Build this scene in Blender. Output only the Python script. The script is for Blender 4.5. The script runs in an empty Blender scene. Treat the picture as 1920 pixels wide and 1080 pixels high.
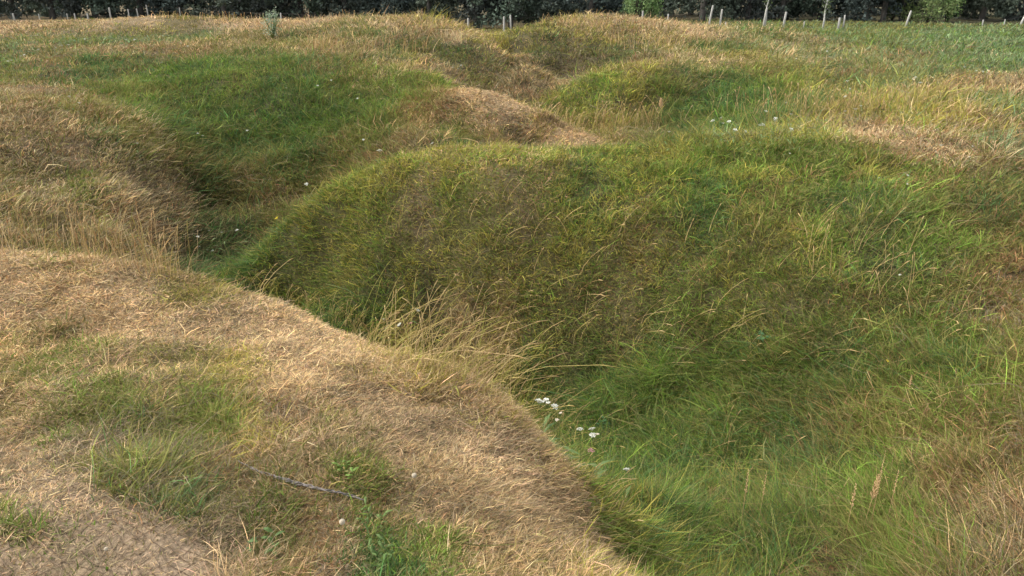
import bpy, math, random
import numpy as np
from mathutils import Vector, Matrix

# ------------------------------------------------------------------ camera, sky, sun, exposure
scn = bpy.context.scene
col = scn.collection
rng = np.random.default_rng(11)
random.seed(5)

FPX = 1400.0                    # focal length in pixels of a 1920 wide frame
PITCH = math.radians(22.0)
cam_d = bpy.data.cameras.new("camera")
cam_d.sensor_width = 36.0
cam_d.lens = FPX / 1920.0 * 36.0
cam_d.clip_start = 0.05
cam_d.clip_end = 3000.0
cam = bpy.data.objects.new("camera", cam_d)
col.objects.link(cam)
cam.location = (0, 0, 0)
cam.rotation_euler = (math.pi / 2 - PITCH, 0, 0)
scn.camera = cam

SUN_EL = math.radians(50)
SUN_AZ = math.radians(-85)      # measured from +Y towards +X : sun stands to the left
world = bpy.data.worlds.new("World")
scn.world = world
world.use_nodes = True
wn = world.node_tree.nodes; wl = world.node_tree.links
bg = wn["Background"]
sky = wn.new("ShaderNodeTexSky")
sky.sky_type = 'NISHITA'
sky.sun_disc = False
sky.sun_elevation = SUN_EL
sky.sun_rotation = SUN_AZ
sky.dust_density = 4.0
sky.air_density = 1.0
hs = wn.new("ShaderNodeHueSaturation")
hs.inputs["Saturation"].default_value = 0.35      # hazy, mostly overcast sky
wl.new(sky.outputs[0], hs.inputs["Color"])
wl.new(hs.outputs[0], bg.inputs["Color"])
bg.inputs["Strength"].default_value = 0.15

sun_d = bpy.data.lights.new("sun", 'SUN')
sun_d.energy = 0.85
sun_d.angle = math.radians(24)
sun_d.color = (1.0, 0.94, 0.85)
sun = bpy.data.objects.new("sun", sun_d)
col.objects.link(sun)
sdir = Vector((math.sin(SUN_AZ) * math.cos(SUN_EL), math.cos(SUN_AZ) * math.cos(SUN_EL), math.sin(SUN_EL)))
sun.rotation_euler = sdir.to_track_quat('Z', 'Y').to_euler()
sun.location = (-10, 5, 15)

scn.view_settings.view_transform = 'Standard'
scn.view_settings.look = 'None'
scn.view_settings.gamma = 1.0
scn.view_settings.exposure = 1.47
scn.cycles.max_bounces = 5
scn.cycles.diffuse_bounces = 3
scn.cycles.glossy_bounces = 1
scn.cycles.transmission_bounces = 3
scn.cycles.transparent_max_bounces = 4

QUICK = 1.0

# ------------------------------------------------------------------ noise
_perm = np.random.default_rng(3).random((512, 512)).astype(np.float32)
def vnoise(x, y):
    x = np.asarray(x, float); y = np.asarray(y, float)
    xi = np.floor(x).astype(int); yi = np.floor(y).astype(int)
    fx = x - xi; fy = y - yi
    fx = fx * fx * (3 - 2 * fx); fy = fy * fy * (3 - 2 * fy)
    a = _perm[xi % 512, yi % 512]; b = _perm[(xi + 1) % 512, yi % 512]
    c = _perm[xi % 512, (yi + 1) % 512]; d = _perm[(xi + 1) % 512, (yi + 1) % 512]
    return (a * (1 - fx) + b * fx) * (1 - fy) + (c * (1 - fx) + d * fx) * fy
def fbm(x, y, octs=4, seed=0):
    s = 0; amp = 1; tot = 0
    x = x + seed * 37.3; y = y - seed * 19.7
    for k in range(octs):
        s = s + amp * (vnoise(x * 1.02, y) - 0.5); tot += amp
        x, y = x * 1.6 + y * 1.2 + 5.1, y * 1.6 - x * 1.2 + 3.7
        amp *= 0.55
    return s / tot * 2           # about -1..1

# ------------------------------------------------------------------ the shape of the ground
# surveyed spot heights: sight line (column, row of a 1920x1080 frame) and height below the eye
def sight(u, v):
    a = (u - 960.0) / FPX; s = (v - 540.0) / FPX
    return a, math.cos(PITCH) - s * math.sin(PITCH), -math.sin(PITCH) - s * math.cos(PITCH)
SURVEY = """
-250 1080 -1.7; 0 1080 -1.7; 400 1080 -1.75; 800 1080 -1.85; 1000 1080 -1.98; 1100 1080 -2.12
0 930 -1.74; 200 960 -1.76; 0 800 -1.88; 200 850 -1.9; 400 850 -1.92; 400 740 -1.93; 200 700 -1.93; 600 900 -1.86; 600 760 -1.92; 800 850 -1.98; 900 950 -1.98
-250 800 -1.85; -250 600 -1.95; 0 600 -2.0; 200 600 -1.98; 400 600 -2.0; 550 650 -2.0; 700 740 -2.02; 900 800 -2.12; 1000 900 -2.2
-250 460 -2.3; 0 475 -2.1; 200 495 -2.1; 330 522 -2.12; 430 545 -2.15; 550 585 -2.17; 700 650 -2.2; 850 705 -2.27; 950 760 -2.35; 1050 850 -2.42; 1110 910 -2.5; 1150 1000 -2.62; 1210 1010 -3.15; 1240 1070 -3.0; 1170 925 -3.25; 1185 1080 -2.75
0 440 -2.85; 100 445 -3.05; 200 445 -3.15; -250 390 -2.6; 0 350 -2.68; 0 250 -2.25; 100 350 -2.9; 100 250 -2.35; 200 360 -3.0; 200 260 -2.5; 200 200 -2.3; 300 420 -3.6; 300 330 -3.15; 300 240 -2.65; 100 180 -2.2; 330 480 -3.95
400 470 -4.1; 400 400 -3.95; 400 300 -3.4; 400 200 -2.65; 400 150 -2.2; 400 110 -1.93; 400 85 -1.86; 500 400 -3.9; 500 300 -3.3; 500 200 -2.6
600 340 -3.6; 600 250 -3.0; 600 200 -2.6; 600 150 -2.2; 600 105 -1.93; 560 385 -3.85; 660 310 -3.3; 400 60 -1.9; 600 75 -1.8
425 525 -4.02; 505 472 -3.52; 565 424 -3.14; 655 352 -2.67; 715 321 -2.46; 780 289 -2.32; 870 277 -2.26; 1000 281 -2.29; 1100 285 -2.29; 1200 279 -2.24; 1300 270 -2.18; 1500 254 -2.12; 1700 258 -2.1; 1850 300 -2.15
520 500 -3.7; 600 430 -3.15; 600 500 -3.6; 600 580 -4.0; 700 400 -2.85; 700 500 -3.4; 700 600 -3.9; 800 350 -2.5; 800 450 -3.05; 800 550 -3.6; 800 640 -4.0
900 350 -2.45; 900 450 -2.95; 900 550 -3.45; 900 660 -3.98; 1000 730 -4.12; 1100 350 -2.42; 1100 450 -2.85; 1100 550 -3.3; 1100 650 -3.72; 1100 750 -4.05; 1100 830 -4.1; 1200 900 -3.98
1300 350 -2.36; 1300 450 -2.72; 1300 550 -3.1; 1300 650 -3.48; 1300 750 -3.78; 1300 850 -3.9; 1270 950 -3.8; 1300 1080 -3.3
1500 350 -2.27; 1500 450 -2.52; 1500 550 -2.83; 1500 650 -3.12; 1500 750 -3.37; 1500 850 -3.5; 1500 950 -3.45; 1500 1080 -3.2
1700 350 -2.22; 1700 450 -2.43; 1700 550 -2.65; 1700 650 -2.85; 1700 750 -3.0; 1700 850 -3.08; 1700 950 -3.05; 1700 1080 -2.9
1900 350 -2.22; 1900 450 -2.38; 1900 550 -2.53; 1900 650 -2.65; 1900 750 -2.74; 1900 850 -2.78; 1900 950 -2.78; 1900 1080 -2.7; 2150 350 -2.2; 2150 550 -2.4; 2150 750 -2.55; 2150 1080 -2.6
870 168 -2.2; 950 183 -2.3; 1020 217 -2.52; 1100 264 -2.93; 950 245 -2.7; 800 258 -2.8; 860 261 -2.95; 750 200 -2.55; 750 150 -2.2; 700 110 -1.95; 850 200 -2.45; 1010 255 -2.85; 800 140 -2.12
950 168 -2.68; 1020 188 -2.72; 1050 160 -2.58; 980 122 -2.1; 900 78 -1.72; 850 110 -2.1; 850 143 -2.42; 920 130 -2.35; 950 150 -2.52; 920 95 -1.95; 780 110 -2.05
1180 258 -3.0; 1130 235 -2.95; 1100 205 -2.75; 1300 222 -2.8; 1300 175 -2.4; 1300 140 -2.1; 1250 122 -2.0; 1100 150 -2.25; 1150 130 -2.05; 1035 190 -2.65; 1150 190 -2.55; 1200 220 -2.85; 1400 130 -2.1; 1400 170 -2.3; 1400 215 -2.55; 1500 200 -2.35; 1500 140 -2.15; 1500 225 -2.3; 1550 150 -2.2
560 46 -1.5; 640 35 -1.27; 700 39 -1.34; 800 36 -1.25; 860 50 -1.45; 895 69 -1.68; 915 79 -1.78; 700 60 -1.5; 700 85 -1.75; 800 60 -1.5; 800 85 -1.8; 860 75 -1.7; 500 40 -1.5
935 74 -1.75; 965 60 -1.58; 1000 48 -1.45; 1100 36 -1.27; 1200 40 -1.38; 1300 52 -1.7; 1400 55 -2.05; 1050 65 -1.58; 1050 80 -1.78; 990 72 -1.68; 985 88 -1.95; 1000 110 -2.18; 1060 100 -2.05; 1060 130 -2.47; 1065 150 -2.72; 1130 65 -1.6; 1150 85 -1.85; 1200 95 -1.95; 1130 115 -2.15; 1300 90 -1.95; 1250 65 -1.65
0 51 -2.05; 100 48 -1.9; 200 39 -1.52; 280 35 -1.4; 360 38 -1.48; 450 42 -1.53; 0 100 -2.1; 0 70 -2.1; 0 140 -2.12; 150 75 -1.95; 150 105 -1.98; 100 135 -2.1; 230 92 -1.95; 200 135 -2.2; 300 105 -1.98; 300 150 -2.3; 250 60 -1.85; -250 60 -2.1; -250 140 -2.2; -250 250 -2.2
1900 60 -2.35; 1900 100 -2.3; 1900 150 -2.25; 1900 200 -2.2; 1700 60 -2.35; 1700 100 -2.3; 1700 150 -2.22; 1700 200 -2.12; 1500 61 -2.3; 1500 90 -2.2; 1900 260 -2.15; 2150 60 -2.3; 2150 150 -2.2
"""
# spot heights where the near ground hides the land: column, distance, height
HIDDEN = """
200 7.5 -2.9; 0 7.2 -2.85; 330 7.0 -3.3; 430 6.6 -3.4; 430 8.5 -4.0; 550 6.2 -3.3; 550 8 -4.15; 700 5.7 -3.3; 700 7.3 -4.15; 850 5.4 -3.3; 850 6.9 -4.2; 950 5.1 -3.4; 950 6.4 -4.2; 1050 4.6 -3.5; 1110 4.4 -3.5; 1150 3.9 -3.3
780 12.6 -2.9; 870 12.8 -2.9; 1000 12.8 -3.0; 1100 12.6 -2.9; 1200 12.6 -2.8; 1300 13.2 -2.75; 1400 13.5 -2.5; 700 12.2 -3.2; 620 12 -3.6; 1000 14 -3.15; 1150 14 -3.2; 900 14 -3.15; 520 11.4 -4.0
870 19.5 -2.65; 950 18.8 -2.75; 1020 17.3 -2.9; 850 21 -2.75; 960 20.5 -2.85; 1080 16.5 -3.05
915 31 -2.1; 915 36 -2.5; 920 44 -2.75; 920 54 -2.95; 920 62 -3.1; 980 54 -2.8; 860 54 -2.75; 980 25 -2.6; 940 27 -2.35; 1030 23 -2.8
560 40 -2.1; 700 40 -2.2; 800 40 -2.2; 860 36 -2.0; 1000 39 -2.1; 1100 41 -2.2; 1200 41 -2.2; 1300 43 -2.3; 200 47 -1.9; 280 46 -1.9; 400 46 -2.0; 960 44 -2.6
0 54 -2.2; 300 54 -2.2; 600 54 -2.35; 1200 54 -2.45; 1500 54 -2.4; 1900 54 -2.4; 0 75 -2.4; 960 75 -2.4; 1900 75 -2.4; -250 75 -2.4; 2150 75 -2.4; 0 110 -2.4; 960 110 -2.4; 1900 110 -2.4
"""
pts = []
for tok in SURVEY.replace("\n", ";").split(";"):
    if tok.strip():
        u, v, z = map(float, tok.split()); a, dy, dz = sight(u, v)
        t = z / dz; pts.append((a * t, dy * t, z))
for tok in HIDDEN.replace("\n", ";").split(";"):
    if tok.strip():
        u, Y, z = map(float, tok.split())
        depth = Y * math.cos(PITCH) - z * math.sin(PITCH)
        pts.append(((u - 960) / FPX * depth, Y, z))
for az in (-100, -80, -60, 60, 80, 100):
    for r in (1.2, 3.0, 8.0):
        z = -1.65 if az < 0 or r < 2 else -2.3
        pts.append((r * math.sin(math.radians(az)), r * math.cos(math.radians(az)), z))
for az in (-60, -30, 0, 30, 60):
    pts.append((0.9 * math.sin(math.radians(az)), 0.9 * math.cos(math.radians(az)), -1.66 - (0.25 if az > 20 else 0)))
pts = np.array(pts)
def logpolar(x, y):
    r = np.maximum(np.hypot(x, y), 0.7)
    az = np.arctan2(x, np.maximum(y, -0.0) + 1e-6)
    az = np.clip(np.where(y < 0, np.sign(x) * (math.pi / 2), az), -1.75, 1.75)
    return az, np.log(r)
def tps(d2):
    return 0.5 * d2 * np.log(d2 + 1e-12)
PA, PR = logpolar(pts[:, 0], pts[:, 1])
n = len(pts)
D2 = (PA[:, None] - PA[None]) ** 2 + (PR[:, None] - PR[None]) ** 2
Kmat = np.zeros((n + 3, n + 3))
Kmat[:n, :n] = tps(D2) + np.eye(n) * 4e-5
Kmat[:n, n] = 1; Kmat[:n, n + 1] = PA; Kmat[:n, n + 2] = PR
Kmat[n:, :n] = Kmat[:n, n:].T
W = np.linalg.solve(Kmat, np.concatenate([pts[:, 2], np.zeros(3)]))
def _tps_eval(a, r):
    out = np.empty(a.shape)
    for k in range(0, len(a), 20000):
        aa = a[k:k + 20000]; rr = r[k:k + 20000]
        d2 = (aa[:, None] - PA[None]) ** 2 + (rr[:, None] - PR[None]) ** 2
        out[k:k + 20000] = tps(d2) @ W[:n] + W[n] + W[n + 1] * aa + W[n + 2] * rr
    return out
# the base surface tabulated on a log-polar lattice, read back bilinearly
GA = np.linspace(-1.75, 1.75, 620); GR = np.linspace(math.log(0.7), math.log(130), 620)
gg = np.meshgrid(GA, GR, indexing='ij')
GZ = _tps_eval(gg[0].ravel(), gg[1].ravel()).reshape(620, 620)
def base_h(x, y):
    a, r = logpolar(x, y)
    fa = np.clip((a - GA[0]) / (GA[1] - GA[0]), 0, 618.999); fr = np.clip((r - GR[0]) / (GR[1] - GR[0]), 0, 618.999)
    i = fa.astype(int); j = fr.astype(int); s = fa - i; t = fr - j
    return (GZ[i, j] * (1 - s) + GZ[i + 1, j] * s) * (1 - t) + (GZ[i, j + 1] * (1 - s) + GZ[i + 1, j + 1] * s) * t
def height(x, y):
    x = np.asarray(x, float); y = np.asarray(y, float)
    r = np.hypot(x, y)
    z = base_h(np.atleast_1d(x), np.atleast_1d(y)).reshape(x.shape)
    far = np.clip((r - 80) / 30, 0, 1)
    z = z * (1 - far) + (-2.4) * far
    back = np.clip((0.9 - y) / 1.2, 0, 1) * np.clip((4 - r) / 2, 0, 1)
    z = z * (1 - back) + (-1.68) * back
    amp = np.clip(r / 8, 0.35, 1.3)
    z = z + 0.07 * amp * fbm(x * 1.1, y * 1.1, 3, 1) * np.clip((r) / 3, 0, 1) + 0.05 * fbm(x * 3.6, y * 3.6, 3, 2) * np.clip(r / 2.5, .3, 1)
    return z
def H(x, y):
    return float(height(np.array([x]), np.array([y]))[0])
def normal(x, y, e=0.06):
    hx = (height(x + e, y) - height(x - e, y)) / (2 * e); hy = (height(x, y + e) - height(x, y - e)) / (2 * e)
    nn = np.stack([-hx, -hy, np.ones_like(hx)], -1)
    return nn / np.linalg.norm(nn, axis=-1, keepdims=True)
def hit(u, v, h=0.0, tmax=80):
    """where the sight line passes h above the ground"""
    a, dy, dz = sight(u, v)
    t = 1.2 * 1.006 ** np.arange(740)
    t = t[t < tmax]
    X = a * t; Y = dy * t; Z = dz * t
    f = Z - height(X, Y) - h
    k = np.argmax(f < 0)
    if f[k] >= 0: k = len(t) - 1
    if k > 0 and f[k] < 0:
        w = f[k - 1] / (f[k - 1] - f[k]); tt = t[k - 1] + (t[k] - t[k - 1]) * w
    else: tt = t[k]
    return a * tt, dy * tt

# ------------------------------------------------------------------ object helpers
def tag(o, label=None, cat=None, group=None, kind=None):
    if label: o["label"] = label
    if cat: o["category"] = cat
    if group: o["group"] = group
    if kind: o["kind"] = kind
    return o
def np_mesh(name, V, F3=None, F4=None, color=None, smooth=False):
    """mesh from vertex array and triangle / quad index arrays"""
    me = bpy.data.meshes.new(name)
    idx = []; starts = []; tot = 0; nf = 0
    parts = []
    if F4 is not None and len(F4): parts.append((F4, 4))
    if F3 is not None and len(F3): parts.append((F3, 3))
    loops = np.concatenate([f.ravel() for f, k in parts]).astype(np.int32)
    for f, k in parts:
        starts.append(tot + np.arange(len(f)) * k); tot += len(f) * k; nf += len(f)
    me.vertices.add(len(V)); me.loops.add(len(loops)); me.polygons.add(nf)
    me.vertices.foreach_set("co", np.asarray(V, np.float32).ravel())
    me.loops.foreach_set("vertex_index", loops)
    me.polygons.foreach_set("loop_start", np.concatenate(starts).astype(np.int32))
    if smooth: me.polygons.foreach_set("use_smooth", np.ones(nf, bool))
    me.update(calc_edges=True)
    if color is not None:
        at = me.attributes.new("tint", 'FLOAT_COLOR', 'POINT')
        c = np.ones((len(V), 4), np.float32); c[:, :3] = color
        at.data.foreach_set("color", c.ravel())
    return me
def link(name, me, mat, parent=None):
    o = bpy.data.objects.new(name, me); col.objects.link(o)
    if mat is not None and (len(me.materials) == 0): me.materials.append(mat)
    if parent is not None: o.parent = parent
    return o
def empty(name, loc, rz=0.0):
    o = bpy.data.objects.new(name, None); col.objects.link(o)
    o.location = loc; o.rotation_euler = (0, 0, rz); o.empty_display_size = 0.05
    return o
class MB:
    def __init__(s): s.v = []; s.f = []
    def tube(s, path, radii, n=6, cap=True):
        path = [Vector(p) for p in path]
        if not hasattr(radii, '__len__'): radii = [radii] * len(path)
        b0 = len(s.v)
        for i, p in enumerate(path):
            d = (path[min(i + 1, len(path) - 1)] - path[max(i - 1, 0)]).normalized()
            a = d.orthogonal().normalized() if i == 0 else (a - d * a.dot(d)).normalized()
            b = d.cross(a)
            for k in range(n):
                t = 2 * math.pi * k / n
                s.v.append(tuple(p + (a * math.cos(t) + b * math.sin(t)) * radii[i]))
        for i in range(len(path) - 1):
            for k in range(n):
                k2 = (k + 1) % n
                s.f.append((b0 + i * n + k, b0 + i * n + k2, b0 + (i + 1) * n + k2, b0 + (i + 1) * n + k))
        if cap:
            s.f.append(tuple(b0 + k for k in range(n))[::-1])
            s.f.append(tuple(b0 + (len(path) - 1) * n + k for k in range(n)))
    def poly(s, vs, fs):
        b = len(s.v); s.v += [tuple(v) for v in vs]; s.f += [tuple(b + i for i in f) for f in fs]
    def build(s, name, mat, parent=None, smooth=True):
        me = bpy.data.meshes.new(name); me.from_pydata(s.v, [], s.f); me.update()
        if smooth: me.polygons.foreach_set("use_smooth", np.ones(len(me.polygons), bool))
        return link(name, me, mat, parent)

# ------------------------------------------------------------------ materials
def new_mat(name):
    m = bpy.data.materials.new(name); m.use_nodes = True
    return m, m.node_tree.nodes, m.node_tree.links, m.node_tree.nodes["Principled BSDF"]
def leaf_mat(name, attr="tint", color=None, trans=0.35, rough=0.6, spec=0.25, vary=0.0):
    m, nd, lk, pr = new_mat(name)
    out = nd["Material Output"]
    pr.inputs["Roughness"].default_value = rough
    pr.inputs["Specular IOR Level"].default_value = spec
    tr = nd.new("ShaderNodeBsdfTranslucent")
    mx = nd.new("ShaderNodeMixShader"); mx.inputs[0].default_value = trans
    if color is None:
        at = nd.new("ShaderNodeAttribute"); at.attribute_name = attr
        src = at.outputs["Color"]
    else:
        rgb = nd.new("ShaderNodeRGB"); rgb.outputs[0].default_value = (*color, 1); src = rgb.outputs[0]
        if vary:
            no = nd.new("ShaderNodeTexNoise"); no.inputs["Scale"].default_value = 2.3; no.inputs["Detail"].default_value = 6
            tc = nd.new("ShaderNodeTexCoord"); lk.new(tc.outputs["Object"], no.inputs["Vector"])
            mr = nd.new("ShaderNodeMapRange"); mr.inputs["To Min"].default_value = 1 - vary; mr.inputs["To Max"].default_value = 1 + vary
            mr.inputs["From Min"].default_value = .3; mr.inputs["From Max"].default_value = .7
            lk.new(no.outputs[0], mr.inputs[0])
            h = nd.new("ShaderNodeHueSaturation"); lk.new(mr.outputs[0], h.inputs["Value"]); lk.new(src, h.inputs["Color"]); src = h.outputs[0]
    lk.new(src, pr.inputs["Base Color"]); lk.new(src, tr.inputs["Color"])
    lk.new(pr.outputs[0], mx.inputs[1]); lk.new(tr.outputs[0], mx.inputs[2]); lk.new(mx.outputs[0], out.inputs["Surface"])
    return m
def rough_mat(name, c1, c2, scale=8, rough=0.9, bump=0.3, vec="Object", stretch=(1, 1, 1)):
    m, nd, lk, pr = new_mat(name)
    tc = nd.new("ShaderNodeTexCoord"); mp = nd.new("ShaderNodeMapping"); mp.inputs["Scale"].default_value = stretch
    lk.new(tc.outputs[vec], mp.inputs[0])
    no = nd.new("ShaderNodeTexNoise"); no.inputs["Scale"].default_value = scale; no.inputs["Detail"].default_value = 8; no.inputs["Roughness"].default_value = .65
    lk.new(mp.outputs[0], no.inputs["Vector"])
    rp = nd.new("ShaderNodeValToRGB"); rp.color_ramp.elements[0].position = .35; rp.color_ramp.elements[1].position = .65
    rp.color_ramp.elements[0].color = (*c1, 1); rp.color_ramp.elements[1].color = (*c2, 1)
    lk.new(no.outputs[0], rp.inputs[0]); lk.new(rp.outputs[0], pr.inputs["Base Color"])
    bp = nd.new("ShaderNodeBump"); bp.inputs["Strength"].default_value = bump; bp.inputs["Distance"].default_value = .02
    lk.new(no.outputs[0], bp.inputs["Height"]); lk.new(bp.outputs[0], pr.inputs["Normal"])
    pr.inputs["Roughness"].default_value = rough; pr.inputs["Specular IOR Level"].default_value = .2
    return m

# ------------------------------------------------------------------ what grows where
# kinds of grass: S straw, Y yellow green, G fresh green, B cool blue green, R red brown, T grey thatch, O olive, D dark brown (on far mound faces: shade painted as grass colour)
KIND = {
    'F': (0.165, 0.225, 0.105), 'S': (0.49, 0.345, 0.168), 'P': (0.52, 0.380, 0.215), 'Y': (0.310, 0.280, 0.055), 'G': (0.130, 0.200, 0.032),
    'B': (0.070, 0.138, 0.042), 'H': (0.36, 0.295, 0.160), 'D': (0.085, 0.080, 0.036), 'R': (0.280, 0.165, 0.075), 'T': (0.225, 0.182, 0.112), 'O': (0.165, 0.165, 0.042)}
KEYS = list(KIND); KCOL = np.array([KIND[k] for k in KEYS])
# region, sight line, mixture, blade length (m), share of ground covered
REGIONS = {
    'n': ("dry_grass", "short dry straw grass with green tufts on the nearest mound at bottom left", "dry grass"),
    'g': ("green_grass", "long green grass covering the big mound face in the middle", "grass"),
    'w': ("mixed_grass", "greenish brown grass at bottom right, rising from the nearest hollow", "grass"),
    'c': ("hollow_grass", "green grass on the back wall of the left hollow behind the dry mound", "grass"),
    'l': ("brown_grass", "brown dry grass on the left side of the left hollow", "dry grass"),
    's': ("spur_grass", "tan dry grass on the narrow spur running down behind the big green mound", "dry grass"),
    'b': ("mound_grass", "straw and olive grass on the far mound left of the notch in the skyline", "grass"),
    'm': ("mound_grass", "straw topped grass on the far mound with the dark face, right of the notch", "grass"),
    'k': ("mound_grass", "green grass on the mound face between the notch and the right field", "grass"),
    'r': ("field_grass", "green and rusty field grass at upper right reaching back to the fence", "grass"),
    'f': ("field_grass", "pale dry field grass at upper left below the dark trees", "grass")}
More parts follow.
